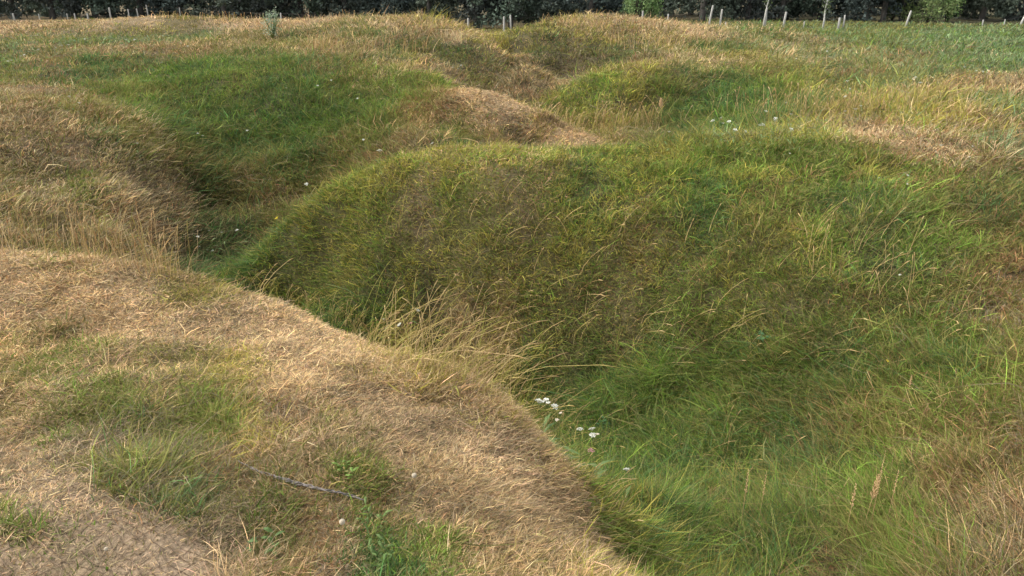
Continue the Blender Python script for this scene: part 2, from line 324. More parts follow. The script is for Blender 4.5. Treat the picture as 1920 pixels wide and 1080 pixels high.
VEG = """
n -200 1000 S5P4T3 .06 .8; n 0 1060 P5S3T2 .05 .5; n 60 940 P6T3S2 .05 .55; n 150 960 P6T3S1 .05 .5; n 120 890 P6T3S2 .05 .55; n 230 1030 P6T3 .05 .55; n 330 1060 P6T2 .05 .35; n 20 990 G5O3P2 .08 .9; n 230 960 P4T3R3O1 .06 .5; n 130 1040 G3P4T2 .06 .5
n 60 850 P5T2S3 .07 .8; n 180 850 T4O4P2 .12 1; n 260 900 O4T4B1G1 .13 1; n 330 930 O5T3B2 .13 1; n 400 990 T4P3O2 .1 .9; n 470 1060 S3P3O3 .1 1; n 330 830 T4O4G1 .13 1; n 240 760 T3O4G2B1 .12 1; n 120 770 T3O3G2P2 .1 1; n 380 800 G4O3T2 .13 1; n 290 720 O3S3T2 .1 1
n 90 670 O4G3S3 .1 1; n 20 650 O3S5R1 .1 1; n 40 760 S4P3O3 .1 1; n 0 560 S6P4R1 .1 1; n 100 560 S5P4R1O1 .1 1; n 180 620 S5P4R1 .08 1; n 260 560 S5P5T1 .08 1; n 350 600 P6S3T1 .07 1; n 370 545 O4Y3S3 .1 1; n 420 590 P5S3T2O1 .07 1
n 230 680 S4P3O3 .08 1; n 330 680 S4O4T2 .09 1; n 440 700 Y3O3S4 .1 1; n 490 810 Y3O4S3 .11 1; n 500 640 S4P5 .07 1; n 560 700 P5S4 .07 1; n 560 620 S4P6 .06 1; n 640 670 P5S5T1 .07 1; n 700 760 P6S3T1 .06 1; n 620 780 P4S3O3 .08 1; n 640 850 S4P4O2 .08 1; n 560 850 S4P3O3 .09 1
n 540 755 T5P2R3 .07 1; n 670 740 T4R3P3 .07 1; n 800 790 P6S3T1 .05 1; n 900 830 P6S2T2 .06 1; n 760 860 P5T1S5 .06 1; n 980 870 P5S4T1 .06 1; n 1050 930 P5S4T1 .07 1; n 880 700 S5Y4P1 .12 1; n 950 780 S6Y2P2 .09 1; n 800 680 Y4S5 .12 1; n 700 690 S6P3Y1 .08 1; n 1040 860 S7Y2P1 .1 1; n 1085 950 P5S5 .08 1; n 1120 1030 P4S4O2 .1 1; n 1060 1010 P5S4 .08 1; n 1000 940 P6S3 .07 1; n 1040 1060 S4P4O2 .09 1; n 950 800 T4P4R2 .08 1
n 660 890 G5Y2S3 .08 1; n 700 915 O4G3R2 .09 1; n 560 950 R4O2S3T1 .08 1; n 500 970 O3G3S3 .1 1; n 620 960 R4S3T3 .07 1; n 640 1040 P4T3R2 .07 1; n 710 1010 B6G3 .1 1; n 720 1060 B5G3 .1 1; n 800 990 O4G3S2 .11 1; n 850 1020 G4O3S3 .11 1; n 760 950 T3S3O2 .08 1; n 850 930 P3S3T2R1 .07 1; n 950 960 P5S3T2 .07 1; n 1020 1020 P4S4T2O1 .07 1; n 920 1060 O3S4P3 .09 1; n 560 1030 O4S4G1 .1 1; n 1100 1060 S3P2Y3 .1 1; n 430 880 R3O3T3S1 .1 1
w 1130 960 Y3G4O1S2 .13 1; w 1160 1040 Y2G5O2S1 .14 1; w 1190 930 G5Y2B2 .14 1; w 1230 960 B6G4 .24 1; w 1250 1050 G4Y3B2S1 .22 1; w 1330 980 G4B4O2 .2 1; w 1400 930 G4O3R1B3 .2 1; w 1430 1040 B4G3O2S1 .26 1; w 1520 960 G4B4O2S1 .26 1; w 1620 980 G7O2S1 .28 1; w 1560 1070 D6R3G1 .12 .8; w 1720 960 G6O3R1 .26 1; w 1780 900 R4S3O3 .24 1; w 1850 960 R4S4T2O1 .24 1; w 1900 1040 S4R4T2O1 .24 1; w 1720 1050 G4O4R2 .24 1; w 1900 850 R4O4T2 .2 1; w 1820 780 O4G3R2S1 .2 1; w 1900 700 O4G2R3 .2 1; w 1880 580 R5T2O3 .18 1; w 1700 780 O4R3G2 .2 1; w 1640 880 G5O4B1 .22 1; w 2100 900 R4S4O2 .22 1; w 2100 600 R4O4 .2 1
g 1180 870 B4G4 .24 1; g 1250 820 B5G4 .26 1; g 1140 780 B4G4O1 .26 1; g 1090 710 G5B3O1 .26 1; g 1250 700 G6B3 .28 1; g 1350 740 G4B3O2 .24 1; g 1350 640 G5O3B1 .24 1; g 1450 780 B3O3G2R1 .2 1; g 1400 850 B4G3O2 .22 1; g 1500 700 B3G4O2R1 .2 1; g 1560 780 O4B3R2 .2 1; g 1500 620 O4R2G3 .18 1; g 1620 700 G4O3B2 .2 1; g 1700 640 G3B2O3R2 .2 1; g 1780 680 B4G3O2 .2 1
g 1200 600 R1O4G3Y1 .18 1; g 1100 640 R1O4G4Y1 .2 1; g 1030 600 O4R2G2Y2 .18 1; g 950 610 S4Y3R2 .24 1; g 880 600 R4S3O3 .2 1; g 800 590 O3B2R2 .18 1; g 700 590 G5B4O1 .24 1; g 620 560 B5G3 .24 1; g 760 640 Y3O3S3 .24 1; g 980 680 G4B3Y2 .24 1
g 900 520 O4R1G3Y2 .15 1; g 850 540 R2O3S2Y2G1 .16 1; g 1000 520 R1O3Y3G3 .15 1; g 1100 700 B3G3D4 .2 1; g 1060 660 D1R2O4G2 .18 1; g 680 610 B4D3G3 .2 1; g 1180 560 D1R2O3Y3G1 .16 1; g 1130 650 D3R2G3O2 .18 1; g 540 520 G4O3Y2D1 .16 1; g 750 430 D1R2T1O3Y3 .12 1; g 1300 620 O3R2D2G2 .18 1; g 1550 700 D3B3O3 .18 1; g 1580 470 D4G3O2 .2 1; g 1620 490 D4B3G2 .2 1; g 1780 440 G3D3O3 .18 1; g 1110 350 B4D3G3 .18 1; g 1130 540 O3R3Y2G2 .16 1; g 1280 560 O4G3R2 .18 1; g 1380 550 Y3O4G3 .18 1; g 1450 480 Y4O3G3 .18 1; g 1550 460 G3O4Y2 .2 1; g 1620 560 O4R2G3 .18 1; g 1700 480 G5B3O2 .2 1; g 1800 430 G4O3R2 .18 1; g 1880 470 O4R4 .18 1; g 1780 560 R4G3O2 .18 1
g 1200 470 Y4O3R2G1 .16 1; g 1050 450 Y4O3R1G2 .15 1; g 960 440 Y4R1O3G2 .15 1; g 850 460 Y4O3G3 .15 1; g 760 480 Y4G3O3 .17 1; g 680 460 Y4G4O2 .2 1; g 600 470 Y3G6 .22 1; g 520 480 G6B3Y1 .24 1; g 460 515 B4G5 .24 1; g 560 540 G5Y3O2 .2 1; g 640 520 Y3O3G4 .18 1
g 780 415 R3T3O2Y2 .1 .9; g 970 400 R3T2O3Y2 .1 .9; g 700 370 Y5G4 .18 1; g 620 400 Y5G4 .2 1; g 740 310 Y6G2S1 .14 1; g 830 290 Y4S4G2 .12 1; g 900 300 Y3S3G3 .13 1; g 850 370 G4Y3O3 .16 1; g 1000 330 Y3S2G3R1 .15 1; g 1080 370 G4B3Y3 .16 1; g 1150 320 G6Y3 .16 1; g 1250 340 G5Y3O1 .18 1; g 1330 380 B4G4O1 .2 1; g 1380 310 G7Y3 .2 1; g 1480 300 G7Y3 .2 1; g 1200 400 G3Y4R2O1 .16 1; g 1450 400 O4G3R2 .18 1; g 1550 370 O4B2G3 .18 1; g 1650 380 B4G4O2 .2 1; g 1750 340 G3R3O3 .18 1; g 1850 370 B3O4R2 .18 1; g 1650 310 Y3R2O3G2 .15 1; g 1560 320 G4O3R1 .18 1; g 1940 350 B3O4R3 .18 1
r 1620 250 S4P3R3 .14 1; r 1740 275 P4R4S2 .12 1; r 1820 300 R4P2O3 .13 1; r 1500 250 Y4G3S2 .16 1; r 1400 255 O3Y3G3 .16 1; r 1620 200 Y5S3O2 .24 1; r 1700 210 Y6S2G2 .24 1; r 1800 220 P4R2Y3 .2 1; r 1900 230 P3R3O3B1 .18 1; r 1850 200 B3G3Y3P1 .2 1; r 1750 175 S4Y3R2 .22 1; r 1850 160 R6S3 .18 1; r 1920 170 R5S3P1 .18 1; r 1780 150 R4S2O3 .16 1; r 1650 160 O4B3Y2 .2 1; r 1560 180 Y3O4S2 .2 1; r 1730 150 B4O3G2 .18 1; r 1930 280 B3P4R2 .18 1
r 1900 120 B6G3 .2 1; r 1800 110 B5G3P1 .2 1; r 1900 80 B7G2 .2 1; r 1800 70 B6G3 .2 1; r 1700 110 R3O3B3 .18 1; r 1700 80 B4G3O2 .2 1; r 1600 70 B3G3O3 .2 1; r 1600 110 O4B3S2 .2 1; r 1500 75 O3S4B2 .2 1; r 1500 110 O3S3B3 .2 1; r 1400 75 S3O3B3 .2 1; r 1400 110 S4Y3O3 .2 1; r 2100 100 B5G4 .2 1; r 2100 200 R4S3B2 .2 1; r 1600 56 B4O4 .2 1; r 1600 140 R3O4B2 .18 1
k 1300 210 B5G3O2 .24 1; k 1250 180 O4B2G3 .22 1; k 1180 190 Y4O4G2 .2 1; k 1120 170 G7Y2 .18 1; k 1060 180 G6Y3 .18 1; k 1080 220 Y4O3S3 .2 1; k 1140 230 O3S4Y2 .22 1; k 1200 250 R4T2O3S1 .22 1; k 1350 180 B5G3 .24 1; k 1420 170 G4B4O1 .24 1; k 1450 210 B5G3O1 .24 1; k 1380 225 B4G4O1 .22 1; k 1500 160 G5Y2O2 .22 1; k 1550 200 B4O4 .22 1; k 1300 135 O4B3S2 .2 1; k 1200 135 Y4S3O3 .18 1; k 1150 148 Y4G4 .18 1; k 1450 140 O4R2G2 .2 1; k 1250 245 B4O4R1 .2 1; k 1550 160 B4O3R2 .2 1
m 1000 60 Y5S3O2 .14 1; m 960 70 Y4O4G2 .14 1; m 1100 45 S6Y2P1 .2 1; m 1200 48 S5R3P2 .2 1; m 1300 60 S6P3 .2 1; m 1000 95 B3O3G1D3 .14 1; m 1050 90 O4B2R1D4 .13 1; m 1100 95 O3T1B2D4 .13 1; m 1060 125 R2T2O2D5 .13 1; m 1090 110 O3T2R1D4 .13 1; m 1030 108 O3B2D5 .13 1; m 975 78 O4D3B3 .12 1; m 985 95 D5O3B2 .12 1; m 1150 95 D4O3B2 .12 1; m 1130 110 D5O2T2R1 .12 1; m 1110 125 D4R2O3 .12 1; m 1040 125 D5O3 .12 1; m 1160 105 D4B3O2 .12 1; m 1070 145 R2D5O2 .13 1; m 1010 78 O3B2D3Y1 .13 1; m 1120 82 O4D3Y2 .13 1; m 1080 70 Y3R3O3 .14 1; m 1150 75 S4Y3R1O1 .18 1; m 1150 100 B3O3R2 .16 1; m 1200 75 O4S3B1 .2 1; m 1250 80 S5Y3R1 .2 1; m 1330 90 B5O3 .2 1; m 1300 110 S4P2O3 .2 1; m 1200 115 R5S3O2 .18 1; m 1100 130 S3O3R3 .18 1; m 1400 60 B3O3S3 .2 1; m 1280 45 S6P3 .2 1
b 580 45 S6P3 .2 1; b 640 50 S4O4B1 .2 1; b 720 45 S4O3P3 .2 1; b 800 42 S5Y3O1 .2 1; b 870 55 S6Y2R1 .2 1; b 700 65 B4O4S1 .2 1; b 780 60 S5R2O2 .2 1; b 850 70 S5P2R2 .18 1; b 900 85 Y4S3O2 .16 1; b 800 85 O5T2B1 .15 1; b 860 100 O5B2G2 .15 1; b 900 110 O3B3T1D3 .15 1; b 900 130 O3R2D4 .15 1; b 920 120 D5O3B2 .15 1; b 800 95 O4D3B2 .12 1; b 850 115 D4O3B2 .12 1; b 880 105 O3D4B2 .12 1; b 890 125 D5O2R2 .12 1; b 750 85 O4D2B3 .12 1; b 930 140 D4R3O2 .15 1; b 960 150 D3R4S1 .14 1; b 950 165 D4R3 .13 1; b 940 105 S5Y2R2 .12 1; b 985 126 S7R1 .17 1; b 1010 138 S6Y2 .17 1; b 1045 156 S6R2 .17 1; b 970 116 S6R2 .17 1; b 955 104 S6Y2 .17 1; b 930 92 Y5S4 .17 1; b 1000 165 R4D3S1 .16 1; b 985 150 R4D2O2 .16 1; b 960 125 R3D2O3 .16 1; b 1020 172 D3R3 .15 1; b 950 140 D4R2 .15 1; b 960 130 R4S4O2 .13 1; b 1000 150 S4R3Y2 .13 1; b 1020 165 R3S4 .13 1; b 940 155 R4O4S1 .14 1; b 880 140 O4R3B1 .15 1; b 800 110 O4S3R1 .16 1; b 700 85 R3S4O2 .2 1; b 640 90 R2S4O3 .2 1; b 740 95 B3O3S3 .18 1; b 790 120 S6Y3 .15 1; b 830 135 S6R2 .14 1; b 560 60 S4B3O2 .2 1
s 880 175 S6P3 .07 1; s 920 195 P6S4 .06 1; s 960 200 P5S4 .07 1; s 1000 220 S6P3Y1 .09 1; s 1050 245 S5P4 .07 1; s 1090 262 S5P5 .06 1; s 920 232 R4T4D3 .12 1; s 980 240 R3T4D3 .12 1; s 950 228 T4R3D3 .1 1; s 1030 250 P3T3S3 .1 1; s 860 210 R3S4O2 .12 1; s 820 230 R4O4S2 .14 1; s 830 190 S3R3O3 .12 1; s 780 220 O4R3S2 .14 1; s 850 250 B4O4 .18 1; s 930 258 O3S3R2 .14 1; s 1020 230 Y4S5 .15 1
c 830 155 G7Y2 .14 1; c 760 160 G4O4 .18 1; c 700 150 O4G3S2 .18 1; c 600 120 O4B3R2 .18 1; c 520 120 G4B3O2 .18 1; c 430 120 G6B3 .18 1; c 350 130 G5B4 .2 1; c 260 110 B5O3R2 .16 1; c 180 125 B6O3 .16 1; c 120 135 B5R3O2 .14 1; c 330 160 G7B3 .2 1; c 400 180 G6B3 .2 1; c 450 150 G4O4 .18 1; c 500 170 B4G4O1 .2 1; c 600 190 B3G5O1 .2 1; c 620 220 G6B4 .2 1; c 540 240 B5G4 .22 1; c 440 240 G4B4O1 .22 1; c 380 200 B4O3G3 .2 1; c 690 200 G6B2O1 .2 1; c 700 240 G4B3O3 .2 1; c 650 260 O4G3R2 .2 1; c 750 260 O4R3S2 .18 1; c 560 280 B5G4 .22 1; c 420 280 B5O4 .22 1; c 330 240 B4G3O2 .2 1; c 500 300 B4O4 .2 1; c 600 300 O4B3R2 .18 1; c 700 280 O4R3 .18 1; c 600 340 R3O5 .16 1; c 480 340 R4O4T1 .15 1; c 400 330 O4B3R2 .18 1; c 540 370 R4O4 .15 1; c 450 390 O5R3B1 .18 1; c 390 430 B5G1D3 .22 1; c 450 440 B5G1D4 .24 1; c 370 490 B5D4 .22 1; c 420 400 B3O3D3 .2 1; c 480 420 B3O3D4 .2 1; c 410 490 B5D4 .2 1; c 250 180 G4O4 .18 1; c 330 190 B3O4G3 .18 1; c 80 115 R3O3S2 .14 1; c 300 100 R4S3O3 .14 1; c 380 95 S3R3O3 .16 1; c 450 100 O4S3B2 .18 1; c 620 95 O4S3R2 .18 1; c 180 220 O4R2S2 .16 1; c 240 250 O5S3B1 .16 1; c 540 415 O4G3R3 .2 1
l 0 190 R4S3O2 .14 1; l 60 170 S4R4 .12 1; l 30 230 S5P2R2O1 .12 1; l 110 230 S5P2O2R1 .12 1; l 60 290 O4R3S3 .13 1; l 140 290 P4R3S3 .12 1; l 150 330 O4G2R2 .13 1; l 0 330 R4O4S2 .13 1; l 80 350 R4P3O2 .12 1; l 190 250 O4B2S2 .14 1; l 220 330 S4P3O2 .13 1; l 300 340 S4R4P1 .13 1; l 300 300 O4S3R2 .14 1; l 250 400 R4S4 .16 1; l 330 400 R5S3O1 .16 1; l 100 420 R3S4O2 .18 1; l 0 420 R3O4S3 .12 1; l 200 450 R4S3T1O2 .2 1; l 320 450 R5T2O2 .18 1; l 50 455 R3S4O3 .12 1; l 170 475 R2Y1S4O3 .1 1; l 270 490 R2Y2S3O3 .1 1; l -200 300 R3S4O2 .14 1; l 140 190 O4R3 .14 1; l -200 450 S5R3 .14 1; l 30 260 S5O2P2 .12 1
f 0 55 S5R3P2 .14 1; f 80 55 S5R2O2 .14 1; f 200 38 S7P2 .12 1; f 280 35 S7P2 .12 1; f 330 42 O4Y3S3 .14 1; f 450 45 S4P5O1 .22 1; f 400 42 S4P3O2 .2 1; f 250 55 Y3O4S3 .14 1; f 150 65 O4S4B1 .16 1; f 0 80 O4B3S2 .16 1; f 60 100 B4O3S2 .16 1; f 0 120 G3O4B2 .15 1; f 150 80 G5B3O2 .16 1; f 220 75 G6B2S1 .16 1; f 300 70 O4B3S2 .18 1; f 380 65 B5O3 .18 1; f 480 70 S3O4 .2 1; f 500 45 P5S4 .2 1; f 30 145 O5G2S1 .14 1; f 130 92 R3S3O3 .14 1; f 210 92 R4S3O1 .14 1; f -200 100 O4S4 .15 1; f -200 55 S5R3 .15 1; f 400 85 O3S4 .18 1; f 500 85 S4O4 .18 1
"""
vp = []; vw = []; vh = []; vc = []; vr = []
for tok in VEG.replace("\n", ";").split(";"):
    tok = tok.split()
    if not tok: continue
    reg, u, v, mix, ln, cov = tok
    vp.append(hit(float(u), float(v), 0.03)); vr.append(list(REGIONS).index(reg))
    w = np.zeros(len(KEYS))
    for k in range(0, len(mix), 2): w[KEYS.index(mix[k])] = int(mix[k + 1])
    if reg in 'fmbrlck':
        r_i, s_i, h_i = KEYS.index('R'), KEYS.index('S'), KEYS.index('H')
        q_ = .5 if reg in 'ck' else 1.0; w[h_i] += q_ * (.3 * w[r_i] + .4 * w[s_i]); w[KEYS.index('D')] += (0 if reg == 'l' else .1) * w[r_i]; w[r_i] *= .6; w[s_i] *= .6
    if reg == 'n':
        for q, m_ in (('G', .5), ('O', .5), ('B', .6), ('Y', .6), ('T', .8), ('S', 1.3), ('P', 1.15)): w[KEYS.index(q)] *= m_
    if reg in 'rf':
        w[KEYS.index('F')] += .6 * w[KEYS.index('B')] + .45 * w[KEYS.index('G')]; w[KEYS.index('B')] *= .4; w[KEYS.index('G')] *= .55
    if reg == 'g':
        for q, m_ in (('O', .75), ('R', .55), ('G', 1.3), ('Y', 1.3), ('D', .8)): w[KEYS.index(q)] *= m_
    if reg == 'l': w[KEYS.index('H')] += 1.0; w[KEYS.index('R')] *= .75
    if reg == 'r': w[KEYS.index('P')] *= .5; w[KEYS.index('S')] *= .8
    if reg == 'w':
        w[KEYS.index('D')] += .4 * w[KEYS.index('S')]; w[KEYS.index('S')] *= .45; w[KEYS.index('R')] *= .6; w[KEYS.index('G')] *= 1.35
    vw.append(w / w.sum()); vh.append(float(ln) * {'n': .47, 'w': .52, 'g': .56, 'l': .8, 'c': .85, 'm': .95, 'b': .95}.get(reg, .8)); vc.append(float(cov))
vp = np.array(vp); vw = np.array(vw); vh = np.array(vh); vc = np.array(vc); vr = np.array(vr)
VA, VR = logpolar(vp[:, 0], vp[:, 1])
def veg(x, y, warp=1.0):
    """weights of the grass kinds, blade length, cover and region at a place"""
    x = x + warp * 0.10 * (fbm(x * 2.2, y * 2.2, 3, 8)); y = y + warp * 0.2 * (fbm(x * 2.2, y * 2.2, 3, 9))
    a, r = logpolar(x, y)
    a = a + 0.012 * fbm(a * 60, r * 40, 2, 4); r = r + 0.03 * fbm(a * 60, r * 40, 2, 5)
    wts = np.empty((len(a), len(KEYS))); hh = np.empty(len(a)); cc = np.empty(len(a)); rr_ = np.empty(len(a), int)
    for k in range(0, len(a), 20000):
        aa = a[k:k + 20000]; rr = r[k:k + 20000]
        # sight lines are foreshortened far off, so distance counts less there
        d2 = (aa[:, None] - VA[None]) ** 2 + ((rr[:, None] - VR[None]) * 0.45) ** 2
        q = 1.0 / (d2 + 1.2e-4) ** 2.6
        rr_[k:k + 20000] = vr[np.argmin(d2, 1)]
        q /= q.sum(1, keepdims=True)
        wts[k:k + 20000] = q @ vw; hh[k:k + 20000] = q @ vh; cc[k:k + 20000] = q @ vc
    return wts, hh, cc, rr_

# ------------------------------------------------------------------ ground: one sheet to the horizon
def make_ground():
    az = np.radians(np.concatenate([np.linspace(-180, -52, 60, endpoint=False), np.linspace(-52, 52, 620), np.linspace(52, 180, 60)[1:-0 or None]]))
    rr = np.concatenate([[0.0], np.exp(np.linspace(math.log(0.25), math.log(100), 560)), np.exp(np.linspace(math.log(115), math.log(2500), 12))])
    A, R = np.meshgrid(az, rr, indexing='ij')
    X = R * np.sin(A); Y = R * np.cos(A)
    x = X.ravel(); y = Y.ravel()
    z = height(x, y)
    na, nr = len(az), len(rr)
    idx = np.arange(na * nr).reshape(na, nr)
    F4 = np.stack([idx[:-1, :-1], idx[1:, :-1], idx[1:, 1:], idx[:-1, 1:]], -1).reshape(-1, 4)
    w, h, c, _ = veg(x, y)
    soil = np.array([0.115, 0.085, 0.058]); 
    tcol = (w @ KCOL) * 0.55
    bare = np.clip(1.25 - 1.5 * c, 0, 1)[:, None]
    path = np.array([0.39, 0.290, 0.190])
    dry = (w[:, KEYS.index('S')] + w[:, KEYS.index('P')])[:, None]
    base = tcol * (0.3 + 0.4 * dry) + soil * (.35 + .25 * dry)  # ground darkened under green grass, painted shade between the blades
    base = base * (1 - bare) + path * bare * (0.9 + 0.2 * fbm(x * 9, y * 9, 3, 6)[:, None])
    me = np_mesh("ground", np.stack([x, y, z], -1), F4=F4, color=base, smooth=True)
    m, nd, lk, pr = new_mat("soil_and_thatch")
    at = nd.new("ShaderNodeAttribute"); at.attribute_name = "tint"
    tc = nd.new("ShaderNodeTexCoord")
    n1 = nd.new("ShaderNodeTexNoise"); n1.inputs["Scale"].default_value = 26; n1.inputs["Detail"].default_value = 8; n1.inputs["Roughness"].default_value = .75
    n2 = nd.new("ShaderNodeTexVoronoi"); n2.inputs["Scale"].default_value = 45
    lk.new(tc.outputs["Object"], n1.inputs["Vector"]); lk.new(tc.outputs["Object"], n2.inputs["Vector"])
    mr = nd.new("ShaderNodeMapRange"); mr.inputs["From Min"].default_value = .3; mr.inputs["From Max"].default_value = .7; mr.inputs["To Min"].default_value = .45; mr.inputs["To Max"].default_value = 1.45
    lk.new(n1.outputs[0], mr.inputs[0])
    h = nd.new("ShaderNodeHueSaturation"); lk.new(at.outputs["Color"], h.inputs["Color"]); lk.new(mr.outputs[0], h.inputs["Value"])
    lk.new(h.outputs[0], pr.inputs["Base Color"])
    bp = nd.new("ShaderNodeBump"); bp.inputs["Strength"].default_value = .8; bp.inputs["Distance"].default_value = .03
    mul = nd.new("ShaderNodeMath"); mul.operation = 'MULTIPLY_ADD'; mul.inputs[1].default_value = .5
    lk.new(n2.outputs["Distance"], mul.inputs[0]); lk.new(n1.outputs[0], mul.inputs[2])
    lk.new(mul.outputs[0], bp.inputs["Height"]); lk.new(bp.outputs[0], pr.inputs["Normal"])
    pr.inputs["Roughness"].default_value = .95; pr.inputs["Specular IOR Level"].default_value = .1
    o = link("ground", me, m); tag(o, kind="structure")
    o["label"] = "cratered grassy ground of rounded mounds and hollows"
make_ground()

# ------------------------------------------------------------------ grass blades
M_grass = leaf_mat("grass_blade", trans=0.3, rough=0.75, spec=0.07)
def blades(P, L, Wd, lean, up, bend, colr, tipcol, seg=3):
    """P root, L length, Wd width, lean horizontal unit dir, up start direction, bend amount -> arrays"""
    N = len(P)
    s = {3: [0, .4, .75, 1.0], 2: [0, .5, 1.0], 1: [0, 1.0]}[seg]
    side = np.stack([-lean[:, 1], lean[:, 0], rng.normal(0, .25, N)], -1)
    twist = rng.uniform(-1.2, 1.2, N)[:, None]
    side = side * np.cos(twist) + np.cross(up, side) * np.sin(twist)
    side /= np.linalg.norm(side, axis=1, keepdims=True) + 1e-9
    V = []; C = []
    curl = side * rng.normal(0, .13, N)[:, None] + np.array([0, 0, 1.0]) * rng.normal(0, .05, N)[:, None]
    wprof = {3: [.8, 1.0, .7], 2: [.9, .9], 1: [1.0]}[seg]
    for k, t in enumerate(s):
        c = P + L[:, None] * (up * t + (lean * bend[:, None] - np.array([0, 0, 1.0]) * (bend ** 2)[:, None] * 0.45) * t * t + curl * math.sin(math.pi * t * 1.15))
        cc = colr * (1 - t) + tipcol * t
        if k < len(s) - 1:
            hw = side * (Wd * wprof[k] * .5)[:, None]
            V += [c - hw, c + hw]; C += [cc, cc]
        else:
            V.append(c); C.append(cc)
    nv = len(V)
    V = np.stack(V, 1).reshape(-1, 3); C = np.stack(C, 1).reshape(-1, 3)
    b = (np.arange(N) * nv)[:, None]
    F4 = []; 
    for k in range(seg - 1):
        F4.append(b + np.array([[2 * k, 2 * k + 1, 2 * k + 3, 2 * k + 2]]))
    F3 = b + np.array([[nv - 3, nv - 2, nv - 1]])
    F4 = np.concatenate(F4) if F4 else np.zeros((0, 4), int)
    return V, C, F4, F3
def grow(N, rmin, rmax, seg, azd=41, power=2.0, fq=1.0):
    """tufts first, then blades round each tuft"""
    NT = N // 14
    uu = rng.random(NT)
    if power == 2.0: r = rmin * (rmax / rmin) ** uu
    else:
        e = 2 - power; r = (rmin ** e + (rmax ** e - rmin ** e) * uu) ** (1 / e)
    az = np.radians(rng.uniform(-azd, azd, NT) * np.clip(1 + 0.25 * (3 - r) / 2, 1, 1.25))
    tx = r * np.sin(az); ty = r * np.cos(az)
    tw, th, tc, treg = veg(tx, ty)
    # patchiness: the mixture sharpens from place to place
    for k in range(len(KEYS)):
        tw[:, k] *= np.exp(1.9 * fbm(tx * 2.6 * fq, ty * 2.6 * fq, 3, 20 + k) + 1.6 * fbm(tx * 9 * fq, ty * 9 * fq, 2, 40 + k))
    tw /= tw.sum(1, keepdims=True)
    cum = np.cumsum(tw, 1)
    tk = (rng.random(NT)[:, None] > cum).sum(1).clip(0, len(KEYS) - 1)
    keep = rng.random(NT) < tc ** 2.4
    tx, ty, tk, th, treg, cum, r = tx[keep], ty[keep], tk[keep], th[keep], treg[keep], cum[keep], r[keep]
    nper = rng.integers(7, 22, len(tx))
    ti = np.repeat(np.arange(len(tx)), nper); NB = len(ti)
    ang = rng.uniform(0, 2 * math.pi, NB)
    rad = np.abs(rng.normal(0, 1, NB)) * (0.035 + 0.010 * r[ti]) * 1.0
    x = tx[ti] + np.cos(ang) * rad; y = ty[ti] + np.sin(ang) * rad
    z = height(x, y) - 0.008
    nrm = normal(tx, ty, 0.15)[ti]
    dist = np.hypot(x, y)
    kk = np.where(rng.random(NB) < 0.62, tk[ti], (rng.random(NB)[:, None] > cum[ti]).sum(1).clip(0, len(KEYS) - 1))
    # dead kinds lie flatter and are shorter than the living ones
    isdry = np.isin(kk, [KEYS.index(c) for c in 'SPRTH'])
    tall = np.exp(0.42 * rng.normal(size=len(tx)))[ti]
    L = th[ti] * tall * rng.uniform(.45, 1.2, NB) * 0.85 * np.where(isdry, 0.95, 1.1)
    short = np.clip((0.10 - th[ti]) / 0.05, 0, 1)
    L = L * (1 + .55 * fbm(tx * 2.0, ty * 2.0, 3, 72))[ti].clip(.5, 1.7)
    L = np.maximum(L, 0.025)
    # lean: radial from the tuft centre + downhill + a light breeze to the right
    dn = nrm[:, :2]
    wind = fbm(tx * 1.3, ty * 1.3, 2, 60)[ti]
    lx = np.cos(ang) * 0.75 + dn[:, 0] * .8 + 0.20 + 0.3 * wind + rng.normal(0, 1, NB) * (.6 + .9 * short)
    ly = np.sin(ang) * 0.75 + dn[:, 1] * .8 - 0.05 + 0.3 * wind + rng.normal(0, 1, NB) * (.6 + .9 * short)
    ln = np.hypot(lx, ly) + 1e-6
    lean = np.stack([lx / ln, ly / ln, np.zeros(NB)], -1)
    tilt = np.clip(rng.normal(.38, .22, NB) + short * isdry * rng.uniform(0.2, 1.6, NB), .02, 3)
    up = nrm * .55 + np.array([0, 0, .6]) + lean * tilt[:, None]
    up /= np.linalg.norm(up, axis=1, keepdims=True)
    bend = np.clip(rng.normal(.5, .3, NB), 0, 1.1)
    Wd = rng.uniform(.0013, .0034, NB) * np.where(isdry, .85, 1.15)
    cls = rng.random(NB)
    Wd = Wd * np.where(cls < .08, np.clip(.8 + .3 * dist, 1.4, 2.7), np.where(cls < .25, 1.4, .9))
    forb = (cls > .92) & ~isdry & (dist < 11)
    L = np.where(forb, np.minimum(L * .4, .035 + .004 * dist), L); Wd = np.where(forb, np.maximum(.009, .0016 * dist), Wd)
    Wd = np.maximum(Wd, dist * 0.00075 * rng.uniform(.6, 1.3, NB))
    c = KCOL[kk] * np.exp(rng.normal(0, .27, (NB, 1))) * np.exp(rng.normal(0, .2, (len(tx), 1)))[ti] * np.exp(rng.normal(0, .06, (NB, 3)))
    c = c * (1 + 0.2 * fbm(tx * 0.7, ty * 0.7, 3, 70) + 0.5 * fbm(tx * 2.3, ty * 2.3, 3, 71))[ti].clip(.35, 2)[:, None]
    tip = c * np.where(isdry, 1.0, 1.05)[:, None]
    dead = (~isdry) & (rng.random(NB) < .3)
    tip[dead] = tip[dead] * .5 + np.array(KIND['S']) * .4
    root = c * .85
    P = np.stack([x, y, z], -1)
    # some blades lie loose as litter
    lit = rng.random(NB) < .12
    up[lit] = lean[lit] + nrm[lit] * .12 + np.array([0, 0, .08]); up[lit] /= np.linalg.norm(up[lit], axis=1, keepdims=True)
    a2 = rng.uniform(0, 2 * math.pi, NB)
    ld = (lit & isdry); root[ld] = KCOL[KEYS.index('T')] * .8; tip[ld] = KCOL[KEYS.index('H')] * .7; root[lit & ~isdry] = KCOL[KEYS.index('D')]
    P[:, 2] += np.where(lit, rng.uniform(.01, .5, NB) * L, 0)
